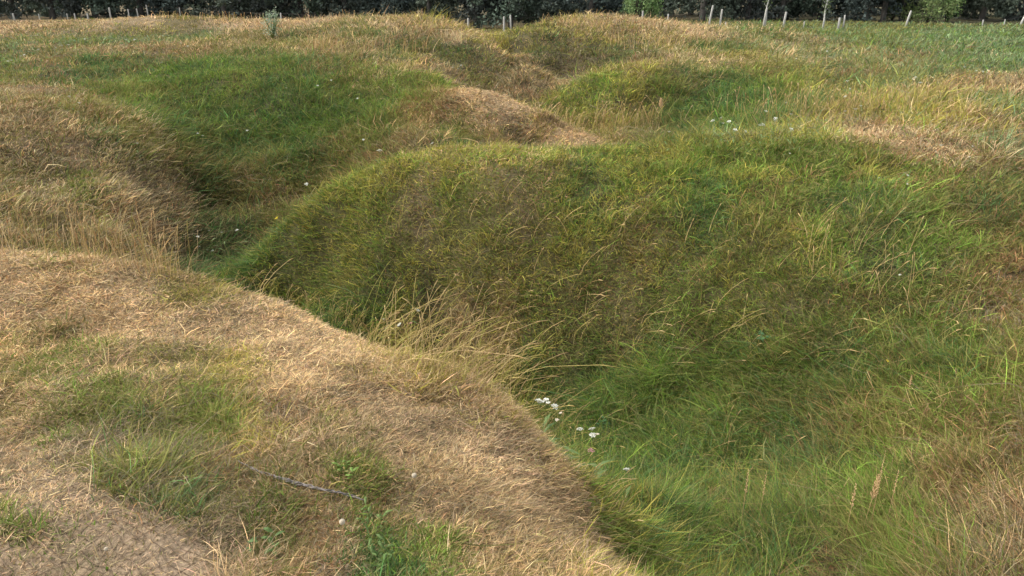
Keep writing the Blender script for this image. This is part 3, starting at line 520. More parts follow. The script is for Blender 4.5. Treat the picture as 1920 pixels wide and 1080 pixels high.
    res = {}
    for g in range(len(REGIONS)):
        m = treg[ti] == g
        if m.any():
            res[g] = blades(P[m], L[m], Wd[m], lean[m], up[m], bend[m], root[m], tip[m], seg)
    return res
batches = []
if QUICK > 0:
    batches.append(grow(int(1850000 * QUICK), 1.15, 7.0, 3, azd=57, fq=1.7))
    batches.append(grow(int(760000 * QUICK), 6.0, 18.0, 3, azd=47))
    batches.append(grow(int(700000 * QUICK), 15.0, 62.0, 2, azd=41, power=2.5))
for g, (reg, (nm, lab, cat)) in enumerate(REGIONS.items()):
    V = []; C = []; F4 = []; F3 = []; off = 0
    for b in batches:
        if g in b:
            v, c, f4, f3 = b[g]
            V.append(v); C.append(c); F4.append(f4 + off); F3.append(f3 + off); off += len(v)
    if V:
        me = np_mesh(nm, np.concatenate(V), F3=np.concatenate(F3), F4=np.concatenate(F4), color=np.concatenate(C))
        tag(link(nm, me, M_grass), lab, cat, kind="stuff")

# ------------------------------------------------------------------ flowering stalks (uncountable)
def spindle_stalks(name, label, spots, M=None):
    """stalks with a slim seed head: root x,y, height, lean vector, colour, head length, head radius"""
    V = []; F4 = []; F3 = []; C = []; off = 0
    for (x, y, h, lx, ly, c, hl, hr, sw) in spots:
        z0 = H(x, y) - .01
        d = math.hypot(x, y)
        hr = max(hr, d * 0.0007); sw = max(sw, d * .0004)
        pth = []
        for t in (0, .35, .7, 1.0):
            pth.append(Vector((x + lx * h * t ** 1.7, y + ly * h * t ** 1.7, z0 + h * (t - .18 * (lx * lx + ly * ly) * t * t))))
        dr = (pth[-1] - pth[-2]).normalized()
        droop = Vector((lx, ly, -.5)) * .35
        for q in (.33, .75, 1.0): pth.append(pth[3] + (dr * q + droop * q * q) * hl)
        rad = [sw, sw * .9, sw * .7, sw * .8, hr, hr * .7, .0003]
        for i, p in enumerate(pth):
            dd = (pth[min(i + 1, 6)] - pth[max(i - 1, 0)]).normalized()
            a = dd.orthogonal().normalized(); b = dd.cross(a)
            for k in range(3):
                t = 2.094 * k + i * .3
                V.append(p + (a * math.cos(t) + b * math.sin(t)) * rad[i]); C.append(c if i < 4 else tuple(min(1, q * 1.08) for q in c))
        for i in range(6):
            for k in range(3):
                F4.append((off + i * 3 + k, off + i * 3 + (k + 1) % 3, off + i * 3 + 3 + (k + 1) % 3, off + i * 3 + 3 + k))
        off += 21
    me = np_mesh(name, np.array([tuple(v) for v in V]), F4=np.array(F4), color=np.array(C))
    return tag(link(name, me, M_grass), label, "tall grass", kind="stuff")
STRAW = [(0.56, .40, .19), (.50, .37, .17), (.60, .45, .25), (.42, .34, .12), (.45, .28, .13)]
def spots(polys, cols=STRAW, hl=.07, hr=.0035, sw=.0012):
    out = []
    for (u0, v0, u1, v1, sp, cnt, h0, h1, lx, ly, jit) in polys:
        for _ in range(cnt):
            t = random.random()
            x, y = hit(u0 + (u1 - u0) * t + random.gauss(0, sp), v0 + (v1 - v0) * t + random.gauss(0, sp * .35), 0)
            c = random.choice(cols); k = random.uniform(.8, 1.15)
            out.append((x, y, random.uniform(h0, h1), lx + random.gauss(0, jit), ly + random.gauss(0, jit), tuple(q * k for q in c), hl * random.uniform(.6, 1.3), hr * random.uniform(.7, 1.3), sw))
    return out
spindle_stalks("tall_grass", "tall straw stalks standing along the crest of the nearest dry mound at left",
    spots([(0, 478, 340, 520, 30, 60, .1, .3, .05, 0, .2), (0, 440, 350, 480, 30, 70, .2, .5, .05, 0, .2), (150, 492, 350, 522, 14, 50, .2, .48, .03, 0, .14), (0, 470, 150, 485, 12, 22, .15, .4, .03, 0, .14)], sw=.0011))
YEL = [(.42, .33, .12), (.50, .36, .18), (.50, .40, .15), (.36, .34, .09), (.55, .42, .2)]
spindle_stalks("leaning_tall_grass", "yellow stalks leaning right from the edge of the nearest mound over the hollow",
    spots([(600, 600, 760, 665, 12, 80, .15, .36, .3, 0, .28), (700, 650, 960, 745, 26, 300, .14, .5, .42, 0.05, .42), (940, 740, 1090, 860, 14, 90, .14, .40, .55, .05, .42), (420, 530, 640, 605, 7, 70, .1, .3, .35, 0, .3), (1080, 870, 1160, 1000, 8, 30, .1, .2, .5, 0, .25)], YEL, sw=.0018, hl=.06))
spindle_stalks("tall_grass", "thin pale stalks scattered over the big green mound and the hollow before it",
    spots([(700, 420, 1500, 480, 90, 70, .15, .35, .3, -.1, .35), (900, 560, 1500, 700, 80, 90, .2, .4, .5, -.2, .35), (1100, 780, 1400, 880, 60, 40, .2, .38, .6, -.1, .35), (1500, 420, 1880, 700, 80, 80, .2, .45, .1, -.1, .35)], YEL + STRAW[:2], sw=.0013))
spindle_stalks("tall_grass", "brown and straw stalks at bottom right nearest the viewer",
    spots([(1300, 960, 1900, 1000, 60, 40, .12, .28, .1, 0, .4), (1750, 900, 1900, 1050, 60, 110, .15, .32, .1, 0, .4), (1500, 850, 1900, 800, 60, 70, .15, .35, .1, 0, .4)], [(.36, .25, .12), (.3, .2, .1), (.42, .31, .15), (.25, .15, .07)], sw=.0014))
spindle_stalks("tall_grass", "fine straw stalks on the dry upper right field behind the big green mound",
    spots([(1480, 235, 1900, 180, 30, 260, .2, .5, .1, 0, .25), (1100, 250, 1260, 235, 14, 60, .3, .7, .1, 0, .2), (1350, 230, 1560, 215, 25, 80, .3, .6, .1, 0, .2), (1020, 215, 1100, 255, 6, 50, .2, .4, .3, 0, .2)], YEL + STRAW, sw=.0016))
spindle_stalks("tall_grass", "straw stalks fringing the far mounds along the skyline",
    spots([(420, 36, 640, 36, 5, 50, .08, .35, 0, 0, .2), (640, 36, 900, 55, 6, 55, .08, .38, 0, 0, .2), (1030, 46, 1400, 55, 8, 90, .08, .38, 0, 0, .2), (970, 46, 1300, 46, 6, 40, .08, .38, 0, 0, .2), (560, 90, 800, 100, 14, 90, .2, .5, .1, 0, .2), (300, 36, 480, 40, 4, 40, .2, .4, 0, 0, .2), (1150, 80, 1350, 90, 14, 80, .2, .5, 0, 0, .2)], STRAW, hl=.05))

# ------------------------------------------------------------------ countable small things
M_stem = leaf_mat("green_stem", color=(.10, .15, .04), trans=.1)
M_dry = leaf_mat("dry_stem", color=(.46, .31, .15), trans=.2, vary=.15)
M_headstraw = leaf_mat("seed_head", color=(.62, .42, .22), trans=.25, vary=.2)
M_white = leaf_mat("white_petal", color=(.60, .60, .50), trans=.25, vary=.06)
M_cream = leaf_mat("cream_fluff", color=(.66, .58, .44), trans=.3, vary=.1)
M_yel = leaf_mat("yellow_petal", color=(.70, .55, .04), trans=.25)
M_pink = leaf_mat("pink_petal", color=(.42, .20, .20), trans=.25)

def umbel_mesh(name, R, nflo, seed):
    """flat cluster of tiny florets on short rays"""
    rd = random.Random(seed); mb = MB()
    for i in range(nflo):
        a = i * 2.399; r = R * math.sqrt((i + .5) / nflo)
        x, y = r * math.cos(a), r * math.sin(a); z = rd.uniform(-.1, .1) * R - .25 * r * r / R
        mb.tube([(0, 0, -R * .8), (x * .7, y * .7, -R * .35), (x, y, z)], R * .03, 3, False)
        fr = R * rd.uniform(.2, .3)
        pts_ = [(x, y, z + fr * .15)]
        m = 7
        for k in range(m):
            t = 2 * math.pi * k / m; q = fr * rd.uniform(.75, 1.1)
            pts_.append((x + q * math.cos(t), y + q * math.sin(t), z + rd.uniform(-.1, .25) * fr))
        pts_.append((x, y, z - fr * .5))
        mb.poly(pts_, [(0, 1 + k, 1 + (k + 1) % m) for k in range(m)] + [(m + 1, 1 + (k + 1) % m, 1 + k) for k in range(m)])
    me = bpy.data.meshes.new(name); me.from_pydata(mb.v, [], mb.f); me.update()
    return me
def stem_mesh(name, h, r, leaves=3, seed=1):
    rd = random.Random(seed); mb = MB()
    bx, by = rd.uniform(-.08, .08) * h, rd.uniform(-.08, .08) * h
    P_ = [(0, 0, -.02), (bx * .3, by * .3, h * .35), (bx * .8, by * .8, h * .7), (bx, by, h)]
    mb.tube(P_, [r * 1.3, r, r * .9, r * .7], 5)
    for i in range(leaves):
        t = h * (.15 + .6 * i / max(1, leaves)); a = rd.uniform(0, 6.28); l = h * rd.uniform(.22, .35)
        p0 = Vector((bx * t / h * .9, by * t / h * .9, t)); d = Vector((math.cos(a), math.sin(a), .5)); s_ = Vector((-math.sin(a), math.cos(a), 0)) * l * .09
        p1 = p0 + d * l * .5; p2 = p0 + Vector((d.x, d.y, .2)) * l
        mb.poly([p0, p1 - s_, p1 + s_, p2], [(0, 1, 2), (1, 3, 2)])
    me = bpy.data.meshes.new(name); me.from_pydata(mb.v, [], mb.f); me.update()
    return me, (bx, by, h)
def flower(name, u, v, h, R, label, cat="flower", group=None, mat=None, nflo=14, seed=0, tilt=.3, Y=None):
    if Y:
        a, dy, dz = sight(u, v); x, y = a * Y / dy, Y
        h = min(.6, max(.1, dz / dy * Y - H(x, y)))
    else: x, y = hit(u, v, h)
    d = math.hypot(x, y)
    key = ("fl", round(h, 2), round(R, 3), nflo, seed % 4)
    if key not in CACHE:
        CACHE[key] = (*stem_mesh("stem", h, max(.0015, R * .06), 3, seed), umbel_mesh("flower_head", R, nflo, seed))
    sm, top, hm = CACHE[key]
    e = tag(empty(name, (x, y, H(x, y)), random.uniform(0, 6.28)), label, cat, group)
    s_ = link("stem", sm, M_stem, e)
    hd = link("flower_head", hm, mat or M_white, e); hd.location = top
    hd.rotation_euler = (random.uniform(-tilt, tilt) + .3, random.uniform(-tilt, tilt), 0)
    # face the head a little to the open side
    return e
CACHE = {}
near = [
 (1023, 738, .26, .034, "white yarrow head, highest of the white cluster in the dark hollow edge"),
 (1012, 745, .24, .022, "small white yarrow head at the left end of the white cluster by the hollow"),
 (1040, 754, .24, .026, "white yarrow head just below the biggest white head by the hollow"),
 (1028, 756, .22, .018, "tiny white yarrow head under the biggest white head by the hollow"),
 (1052, 757, .22, .016, "cream yarrow head at the right end of the upper white cluster"),
 (1044, 766, .21, .012, "tiny cream yarrow bud below the upper white cluster"),
 (1101, 768, .28, .024, "round white yarrow head, left one of the lower white pair"),
 (1111, 771, .28, .024, "round white yarrow head, right one of the lower white pair"),
 (1127, 790, .25, .022, "white yarrow head lowest to the right of the lower white pair"),
 (1115, 781, .25, .012, "tiny white yarrow bud between the lower pair and the lowest head"),
 (1177, 879, .22, .020, "single white yarrow head low in the hollow near the dry mound edge"),
 (784, 580, .45, .034, "white yarrow head among straw stalks at the foot of the big green mound"),
 (746, 608, .40, .030, "whitish yarrow head left among the leaning straw stalks"),
 (768, 606, .38, .024, "dull mauve yarrow head beside the whitish one in the leaning stalks"),
 (717, 596, .42, .022, "pale yarrow head at the left end of the leaning straw stalks"),
]
for i, (u, v, h, R, lab) in enumerate(near):
    flower("yarrow", u, v, h, R * .95, lab, "flower", "yarrow plants by the nearest hollow", M_cream if "cream" in lab else M_pink if "mauve" in lab else M_white, 16, i, Y=(8.0 + .1 * (i % 3)) if i > 10 else 4.4 if i < 6 else 4.05 if i < 10 else 3.75)
flower("yellow_flower", 517, 409, .35, .035, "single yellow flower at the left shoulder of the big green mound", mat=M_yel, nflo=10, seed=3)
flower("yellow_flower", 1665, 677, .2, .012, "small yellow flower low on the right slope above the bottom hollow", mat=M_yel, nflo=8, seed=5)
flower("pink_flower", 1100, 845, .2, .02, "faded pink flower below the white yarrow at the dry mound edge", mat=M_pink, nflo=9, seed=6, Y=3.9)
groups = {
 "white flowers in the left hollow": ("white flower on a thin stem deep in the left hollow", [(390, 430), (418, 433), (446, 431), (378, 491), (392, 494), (400, 488), (372, 443)], .16, .038),
 "white flowers on the back wall of the left hollow": ("white flower head dotting the green back wall of the left hollow", [(164, 116), (300, 115), (134, 179), (147, 192), (368, 250), (380, 252), (460, 245), (622, 150), (539, 164), (672, 184), (574, 346), (710, 281), (680, 262), (254, 268)], .4, .05),
 "white flowers on the upper left field": ("tiny white flower head on the pale upper left field", [(158, 73), (115, 84), (22, 112), (17, 114), (40, 104), (235, 73), (56, 96), (340, 80), (349, 86), (305, 66), (318, 66), (195, 72), (250, 74), (104, 88), (274, 70), (47, 102), (125, 84), (72, 92)], .4, .06),
 "white flowers before the far right mound": ("white flower head in the dark grass before the far right mound", [(1350, 219), (1352, 229), (1361, 226), (1379, 242), (1403, 246), (1438, 207), (1450, 222), (1432, 232), (1471, 191), (1479, 212), (1432, 233), (1484, 241), (1456, 225), (1250, 246), (1330, 225)], .42, .045),
 "white flowers on the upper right field": ("small white flower head on the upper right field", [(1588, 151), (1596, 148), (1597, 166), (1580, 180), (1603, 203), (1586, 207), (1611, 197), (1712, 148), (1727, 154), (1742, 141), (1718, 144), (1508, 105), (1512, 108), (1491, 109), (1555, 106), (1550, 96), (1808, 124), (1818, 130), (1830, 132), (1845, 134), (1855, 137), (1851, 131), (1760, 270)], .38, .05),
 "white flowers on the right part of the big green mound": ("white flower head on the right part of the big green mound", [(1478, 287), (1703, 328), (1700, 345), (1645, 333), (1759, 284), (1818, 294), (1823, 274), (1690, 516)], .22, .022),
 "white flowers on the far mound slopes": ("tiny white flower head on the slope below the far left mound", [(661, 46), (848, 125), (860, 128), (808, 268), (862, 122), (596, 160)], .35, .045),
}
k = 0
for grp, (lab, ps, h, R) in groups.items():
    for (u, v) in ps:
        k += 1
        flower("white_flower", u, v, h, R * (.5 + .07 * (k % 4)), lab, "flower", grp, M_white, 9, k % 4, Y=(11.6 if 'deep' in lab else None))
# dandelion clocks and a shell-pale petal on the dry mound
def clock(u, v, h, R, label):
    x, y = hit(u, v, h)
    e = tag(empty("dandelion_clock", (x, y, H(x, y))), label, "seed head")
    sm, top = stem_mesh("stem", h, .0015, 1, 9)
    link("stem", sm, M_dry, e)
    mb = MB(); rd = random.Random(2)
    for i in range(70):
        ph = math.acos(1 - 2 * (i + .5) / 70); a = i * 2.399
        d = Vector((math.sin(ph) * math.cos(a), math.sin(ph) * math.sin(a), math.cos(ph)))
        p = d * R; o1 = d.orthogonal().normalized() * R * .22; o2 = d.cross(o1)
        mb.poly([d * R * .1, p + o1, p + o2, p - o1, p - o2], [(0, 1, 2), (0, 2, 3), (0, 3, 4), (0, 4, 1), (1, 2, 3, 4)])
    me = bpy.data.meshes.new("seed_ball"); me.from_pydata(mb.v, [], mb.f); me.update()
    link("seed_ball", me, M_cream, e).location = top
clock(642, 978, .06, .0105, "round pale seed head near the bottom of the dry mound below the grey branch")
clock(777, 891, .07, .010, "pale oval seed head on the dry mound right of the grey branch")
clock(199, 1029, .04, .006, "tiny white seed head on the bare netted soil at bottom left")

def seed_stalk(u, v0, v1, label, lean=0.0, hw=.006, branched=False):
    """stalk rooted where (u, v1) meets the ground, its head reaching row v0"""
    x, y = hit(u, min(v0 + 135, 1070) if v0 > 800 else v1, 0)
    a, dy, dz = sight(u, v0); ztop = dz / dy * y
    h = ztop - H(x, y)
    e = tag(empty("seed_head_grass", (x, y, H(x, y))), label, "grass stalk", "straw seed heads at bottom right")
    mb = MB(); mb.tube([(0, 0, -.01), (lean * h * .3, 0, h * .4), (lean * h, 0, h * .8)], [.002, .0016, .0012], 5); mb.build("stem", M_dry, e)
    mb = MB(); rd = random.Random(int(u))
    hw *= 1.7 if branched else 2.0; top = Vector((lean * h * .9, 0, h * .62)); n_ = 26 if branched else 18
    mb.tube([top, top + Vector((lean * h * .3, 0, h * .24))], [.0012, .0004], 4)
    for i in range(n_):
        t = i / n_; c = top + Vector((lean * h * .3, 0, h * .33)) * t
        aa = i * 2.4; l = hw * (3.2 if branched else 2.0) * (1 - t * .6)
        d = Vector((math.cos(aa) * .5, math.sin(aa) * .5, 1)).normalized()
        q = c + d * l; s_ = d.orthogonal().normalized() * hw * .28; s2 = d.cross(s_)
        m_ = c + d * l * .6
        mb.poly([c, m_ + s_, m_ + s2, m_ - s_, m_ - s2, q], [(0, 1, 2), (0, 2, 3), (0, 3, 4), (0, 4, 1), (5, 2, 1), (5, 3, 2), (5, 4, 3), (5, 1, 4)])
    mb.build("seed_head", M_headstraw, e, smooth=False)
seed_stalk(1612, 884, 1010, "straw grass stalk with a bushy forked seed head at bottom right", .04, .009, True)
seed_stalk(1579, 899, 960, "straw grass stalk with a slim pale head, left neighbour of the bushy one", 0, .007)
seed_stalk(1633, 836, 905, "tallest straw seed head, thin and upright above the bushy one", 0, .004)
seed_stalk(1656, 873, 940, "pale upright seed head, right neighbour of the bushy one", 0, .005)
seed_stalk(1626, 875, 930, "thin pale seed head standing just right behind the bushy one", 0, .004)
seed_stalk(1386, 872, 925, "short straw seed head standing alone left of the others in the hollow", 0, .006)
seed_stalk(1418, 876, 930, "reddish straw seed head just right of the lone short one in the hollow", 0, .005)
seed_stalk(1697, 700, 760, "lone straw seed head higher on the right slope", 0, .006)
seed_stalk(1236, 183, 235, "tall pale seed head on the green mound before the notch", 0, .03)

# weathered grey twisted branch / cable lying in the grass of the near mound
def make_branch():
    P_ = []
    ctrl = [(446, 862), (480, 880), (520, 893), (560, 905), (610, 917), (650, 925), (690, 938)]
    for i, (u, v) in enumerate(ctrl):
        x, y = hit(u, v, .03); P_.append(Vector((x, y, H(x, y) + .026)))
    # refine
    Q = []
    for i in range(len(P_) - 1):
        for t in (0, .25, .5, .75): Q.append(P_[i].lerp(P_[i + 1], t))
    Q.append(P_[-1])
    mb = MB()
    N = len(Q)
    fine = []
    for i in range(N - 1):
        for t in (0, .33, .66): fine.append(Q[i].lerp(Q[i + 1], t))
    for s_ in range(3):
        path = []
        for i, p in enumerate(fine):
            t = i / len(fine); env = .25 + math.sin(math.pi * min(1, t * 1.02)) * .75
            ph = i * .75 + s_ * 2.094
            path.append(p + Vector((.3 * math.cos(ph), -math.cos(ph), math.sin(ph))) * .0045 * env + Vector((random.uniform(-.002, .002), random.uniform(-.003, .003), random.uniform(-.004, .003))))
        mb.tube(path, [.0010 + .0021 * math.sin(math.pi * i / len(fine)) for i in range(len(path))], 5)
    m = rough_mat("weathered_grey", (.08, .07, .06), (.24, .21, .19), 60, bump=.5)
    o = mb.build("rope", m); tag(o, "old grey twisted rope lying in the dry grass of the nearest mound", "rope")
make_branch()

# netting pegged over the bare soil in the near corner
def make_net():
    mb = MB()
    org = Vector((-1.9, 1.75)); 
    d1 = Vector((.80, -.60)).normalized(); d2 = Vector((.30, .95)).normalized()
    def strand(a, b, n_, wob, seed, r):
        path = []
        for i in range(n_ + 1):
            p = a.lerp(b, i / n_)
            x = p.x + wob * float(fbm(np.array([p.x * 9 + seed]), np.array([p.y * 9.0]), 2, 3)[0]); y = p.y + wob * float(fbm(np.array([p.x * 9.0]), np.array([p.y * 9 + seed]), 2, 4)[0])
            path.append((x, y, H(x, y) + .004 + .004 * math.sin(i * .9 + seed * 9) + .0015 * math.sin(i * 2.3)))
        mb.tube(path, r, 3, False)
    for i in range(34):
        a = org + d2 * (i * .034 - .1); strand(a - d1 * .35, a + d1 * 1.25, 40, .035, i * .17, .0018)
    for i in range(30):
        a = org + d1 * (i * .052 - .3); strand(a - d2 * .05, a + d2 * 1.0, 30, .04, i * .23, .0010)
    m = rough_mat("jute", (.10, .07, .045), (.20, .145, .09), 40)
    o = mb.build("soil_netting", m); tag(o, "brown mesh netting over the bare soil at bottom left", "netting")
make_net()

# leafy green weeds on the near mound
def weed(name, u, v, label, n_=16, L=.07, colr=(.09, .17, .05), hgt=.1, wide=.22):
    x, y = hit(u, v, 0)
    e = tag(empty(name, (x, y, H(x, y))), label, "weed")
    rd = random.Random(int(u * 7 + v))
    st = MB(); lf = MB()
    for s_ in range(max(3, n_ // 5)):
        a = rd.uniform(0, 6.28); r = rd.uniform(0, .035); hh = hgt * rd.uniform(.6, 1.1)
        b = Vector((math.cos(a) * r, math.sin(a) * r, -.01)); t = Vector((math.cos(a) * (r + .03), math.sin(a) * (r + .03), hh))
        st.tube([b, b.lerp(t, .5) + Vector((0, 0, .01)), t], [.0018, .0014, .0008], 4)
        for i in range(6):
            p = b.lerp(t, .25 + .15 * i); aa = rd.uniform(0, 6.28); l = L * rd.uniform(.5, 1)
            d = Vector((math.cos(aa), math.sin(aa), rd.uniform(.1, .7))).normalized()
            sd = d.cross(Vector((0, 0, 1))).normalized() * l * wide; up_ = Vector((0, 0, .1 * l))
            lf.poly([p, p + d * l * .35 + sd * .8, p + d * l * .35 - sd * .8, p + d * l * .7 + sd * .8 + up_ * -.4, p + d * l * .7 - sd * .8 - up_ * .4, p + d * l - up_ * 2, p + d * l * .5 + up_],
                    [(0, 1, 6), (0, 6, 2), (1, 3, 6), (6, 4, 2), (3, 5, 6), (6, 5, 4)])
    st.build("stem", M_stem, e)
    lf.build("leaves", leaf_mat("weed_leaf", color=colr, trans=.3, vary=.25), e, smooth=False)
weed("leafy_weed", 708, 985, "leafy green weed, upper of the pair at the bottom of the dry mound", L=.045, hgt=.07, colr=(.13, .19, .05), wide=.15)
weed("leafy_weed", 728, 1050, "leafy green weed, lower of the pair at the bottom of the dry mound", L=.045, hgt=.07, colr=(.11, .17, .045), wide=.15)
weed("leafy_weed", 663, 890, "bright green weed just right of the end of the grey rope", L=.04, hgt=.06, colr=(.14, .22, .04))
weed("leafy_weed", 495, 1040, "dark green weed at the bottom edge below the grey rope", L=.05, hgt=.06, colr=(.09, .15, .04))
weed("leafy_weed", 1135, 815, "dark leafy weed under the white yarrow in the hollow", n_=30, L=.1, hgt=.2, colr=(.05, .12, .04))
weed("leafy_weed", 1430, 640, "broad leafed weed on the lower face of the big green mound", n_=24, L=.09, hgt=.12, colr=(.07, .16, .06))

# grey green shrub on the far left skyline field
def shrub(name, x, y, h, w, label, cat, colr, nl, leaf, mats=None):
    e = tag(empty(name, (x, y, H(x, y))), label, cat)
    rd = random.Random(int(abs(x) * 13 + y)); st = MB(); V = []; F = []
    for s_ in range(9):
        a = rd.uniform(0, 6.28); t = Vector((math.cos(a) * w * .4, math.sin(a) * w * .4, h * rd.uniform(.6, .95)))
        st.tube([(0, 0, -.05), t * .45 + Vector((0, 0, h * .1)), t], [.02 * h, .012 * h, .004 * h], 5)
    st.build("stem", M_stem if h < 1.5 else rough_mat("bark", (.03, .025, .02), (.07, .06, .05), 12), e)
    r_ = np.random.default_rng(int(abs(x) * 7 + y))
    cl = r_.normal(size=(26, 3)); cl /= np.linalg.norm(cl, axis=1, keepdims=True); cl *= r_.random((26, 1)) ** .5
    cl = cl * np.array([w * .5, w * .5, h * .42]) + np.array([0, 0, h * .52])
    c = cl[r_.integers(0, 26, nl)] + r_.normal(0, 1, (nl, 3)) * np.array([w, w, h]) * .085
    a = r_.normal(size=(nl, 3)); a /= np.linalg.norm(a, axis=1, keepdims=True); b = np.cross(a, r_.normal(size=(nl, 3))); b /= np.linalg.norm(b, axis=1, keepdims=True)
    s1 = leaf * r_.uniform(.6, 1.3, (nl, 1))
    V = np.stack([c - a * s1, c + b * s1 * .4, c + a * s1, c - b * s1 * .4], 1).reshape(-1, 3)
    F4 = np.arange(nl * 4).reshape(-1, 4)
    tint = np.array(colr) * np.exp(r_.normal(0, .25, (nl, 1))) * np.exp(r_.normal(0, .06, (nl, 3)))
    link("foliage", np_mesh("foliage", V, F4=F4, color=np.repeat(tint, 4, 0)), M_grass, e)
    return e
x, y = hit(512, 72, 0)
shrub("shrub", x, y, 1.05, .85, "small grey green shrub standing on the upper left field", "shrub", (.24, .29, .20), 420, .045)

# ------------------------------------------------------------------ wire fence before the trees
M_post = rough_mat("weathered_post", (.26, .25, .22), (.44, .43, .38), 9, bump=.4, stretch=(1, 1, .15))
M_wire = rough_mat("rusty_wire", (.10, .09, .08), (.2, .18, .16), 20)
fence = tag(empty("wire_fence", (0, 50, H(0, 50))), "old wire fence on pale leaning wooden posts in front of the dark trees", "fence")
def post_at(u, vtop, Y, w=.085, lean=0.0, name="post", foot=None):
    v_ = 47
    depth = Y * math.cos(PITCH) + 2.2 * math.sin(PITCH)
    x = (u - 960) / FPX * depth
    z0 = H(x, Y)
    a, dy, dz = sight(u, vtop); zt = dz / dy * Y
    h = max(.45, zt - z0)
    mb = MB()
    rd = random.Random(int(u))
    t = Vector((lean * h, rd.uniform(-.03, .03) * h, h))
    n_ = 8
    mb.tube([(0, 0, -.25), (t.x * .5 + rd.uniform(-.012, .012), t.y * .5, h * .5), tuple(t * .97), tuple(t)], [w * .55, w * .5, w * .46, w * .3], n_)
    o = mb.build("post", M_post, fence)
    o.location = Vector((x, Y, z0)) - fence.location
    return Vector((x, Y, z0)), t
row = []
posts = [(-60, 22, 55, .08, 0), (28, 26, 55, .11, -.05), (75, 36, 55, .07, 0), (128, 33, 55, .07, 0), (142, 28, 55, .09, 0), (166, 25, 55, .11, 0), (209, 14, 55, .11, 0), (243, 17, 55, .08, .02), (260, 16, 55, .08, 0), (279, 9, 55, .08, 0), (340, 14, 55, .07, 0), (527, 24, 52, .10, .05), (878, 34, 46, .12, 0), (945, 31, 46, .12, 0), (959, 28, 46, .10, -.05), (1204, 20, 50, .11, 0), (1252, 26, 50, .10, 0),
         (1328, 10, 47, .12, .12), (1349, 17, 47, .12, .05), (1360, 41, 47, .08, 0), (1431, 15, 47, .13, .08), (1469, 22, 47, .14, .05), (1507, 42, 47, .07, 0), (1572, 33, 47, .14, .02), (1581, 28, 47, .10, .02), (1698, 20, 50, .13, .2), (1842, 38, 50, .08, 0), (1883, 36, 50, .07, 0), (1912, 28, 50, .13, .3), (1990, 24, 50, .1, .1)]
tops = []
for (u, vt, Y, w, ln) in posts:
    b, t = post_at(u, vt, Y, w, ln)
    tops.append((b, t))
for hz in (.35, .7, 1.0):
    mb = MB()
    path = []
    for (b, t) in tops:
        q = b + t * min(.95, hz / max(t.z, .1)); 
        path.append(q - fence.location)
    fine = []
    for i in range(len(path) - 1):
        for s_ in (0, .33, .66):
            p = path[i].lerp(path[i + 1], s_); p.z -= .05 * math.sin(math.pi * s_); fine.append(p)
    fine.append(path[-1])
    mb.tube(fine, .0028, 4); mb.build("wire", M_wire, fence)

# two young trees tied at the fence
def sapling(u, Y, vtop, label, leafy):
    depth = Y * math.cos(PITCH) + 2.2 * math.sin(PITCH); x = (u - 960) / FPX * depth
    z0 = H(x, Y); a, dy, dz = sight(u, vtop); h = dz / dy * Y - z0
    e = tag(empty("sapling", (x, Y, z0)), label, "young tree")
    mb = MB(); mb.tube([(0, 0, -.2), (.02, 0, h * .4), (-.01, 0, h * .75), (.05, 0, h * 1.15)], [.06, .05, .04, .015], 7)
    for k in range(7):
        a_ = k * 2.4; b_ = Vector((0, 0, h * (.7 + .06 * k))); mb.tube([b_, b_ + Vector((math.cos(a_) * .2, math.sin(a_) * .2, .25))], [.015, .005], 4)
    mb.build("trunk", rough_mat("pale_bark", (.30, .30, .26), (.48, .47, .42), 10), e)
    r_ = np.random.default_rng(int(u)); nl = leafy
    c = r_.normal(0, 1, (nl, 3)) * np.array([.16, .16, .3]) + np.array([0.03, 0, h * 1.0])
    a = r_.normal(size=(nl, 3)); a /= np.linalg.norm(a, axis=1, keepdims=True); b = np.cross(a, r_.normal(size=(nl, 3))); b /= np.linalg.norm(b, axis=1, keepdims=True)
    V = np.stack([c - a * .05, c + b * .03, c + a * .05, c - b * .03], 1).reshape(-1, 3)
    tint = np.array((.09, .12, .05)) * np.exp(r_.normal(0, .25, (nl, 1)))
    link("crown", np_mesh("crown", V, F4=np.arange(nl * 4).reshape(-1, 4), color=np.repeat(tint, 4, 0)), M_grass, e)
sapling(1543, 46.5, 6, "young tree with pale bare trunk and small leafy top between fence posts", 160)
sapling(1434, 47.5, 2, "thin young tree rising behind the tall pale fence post", 90)

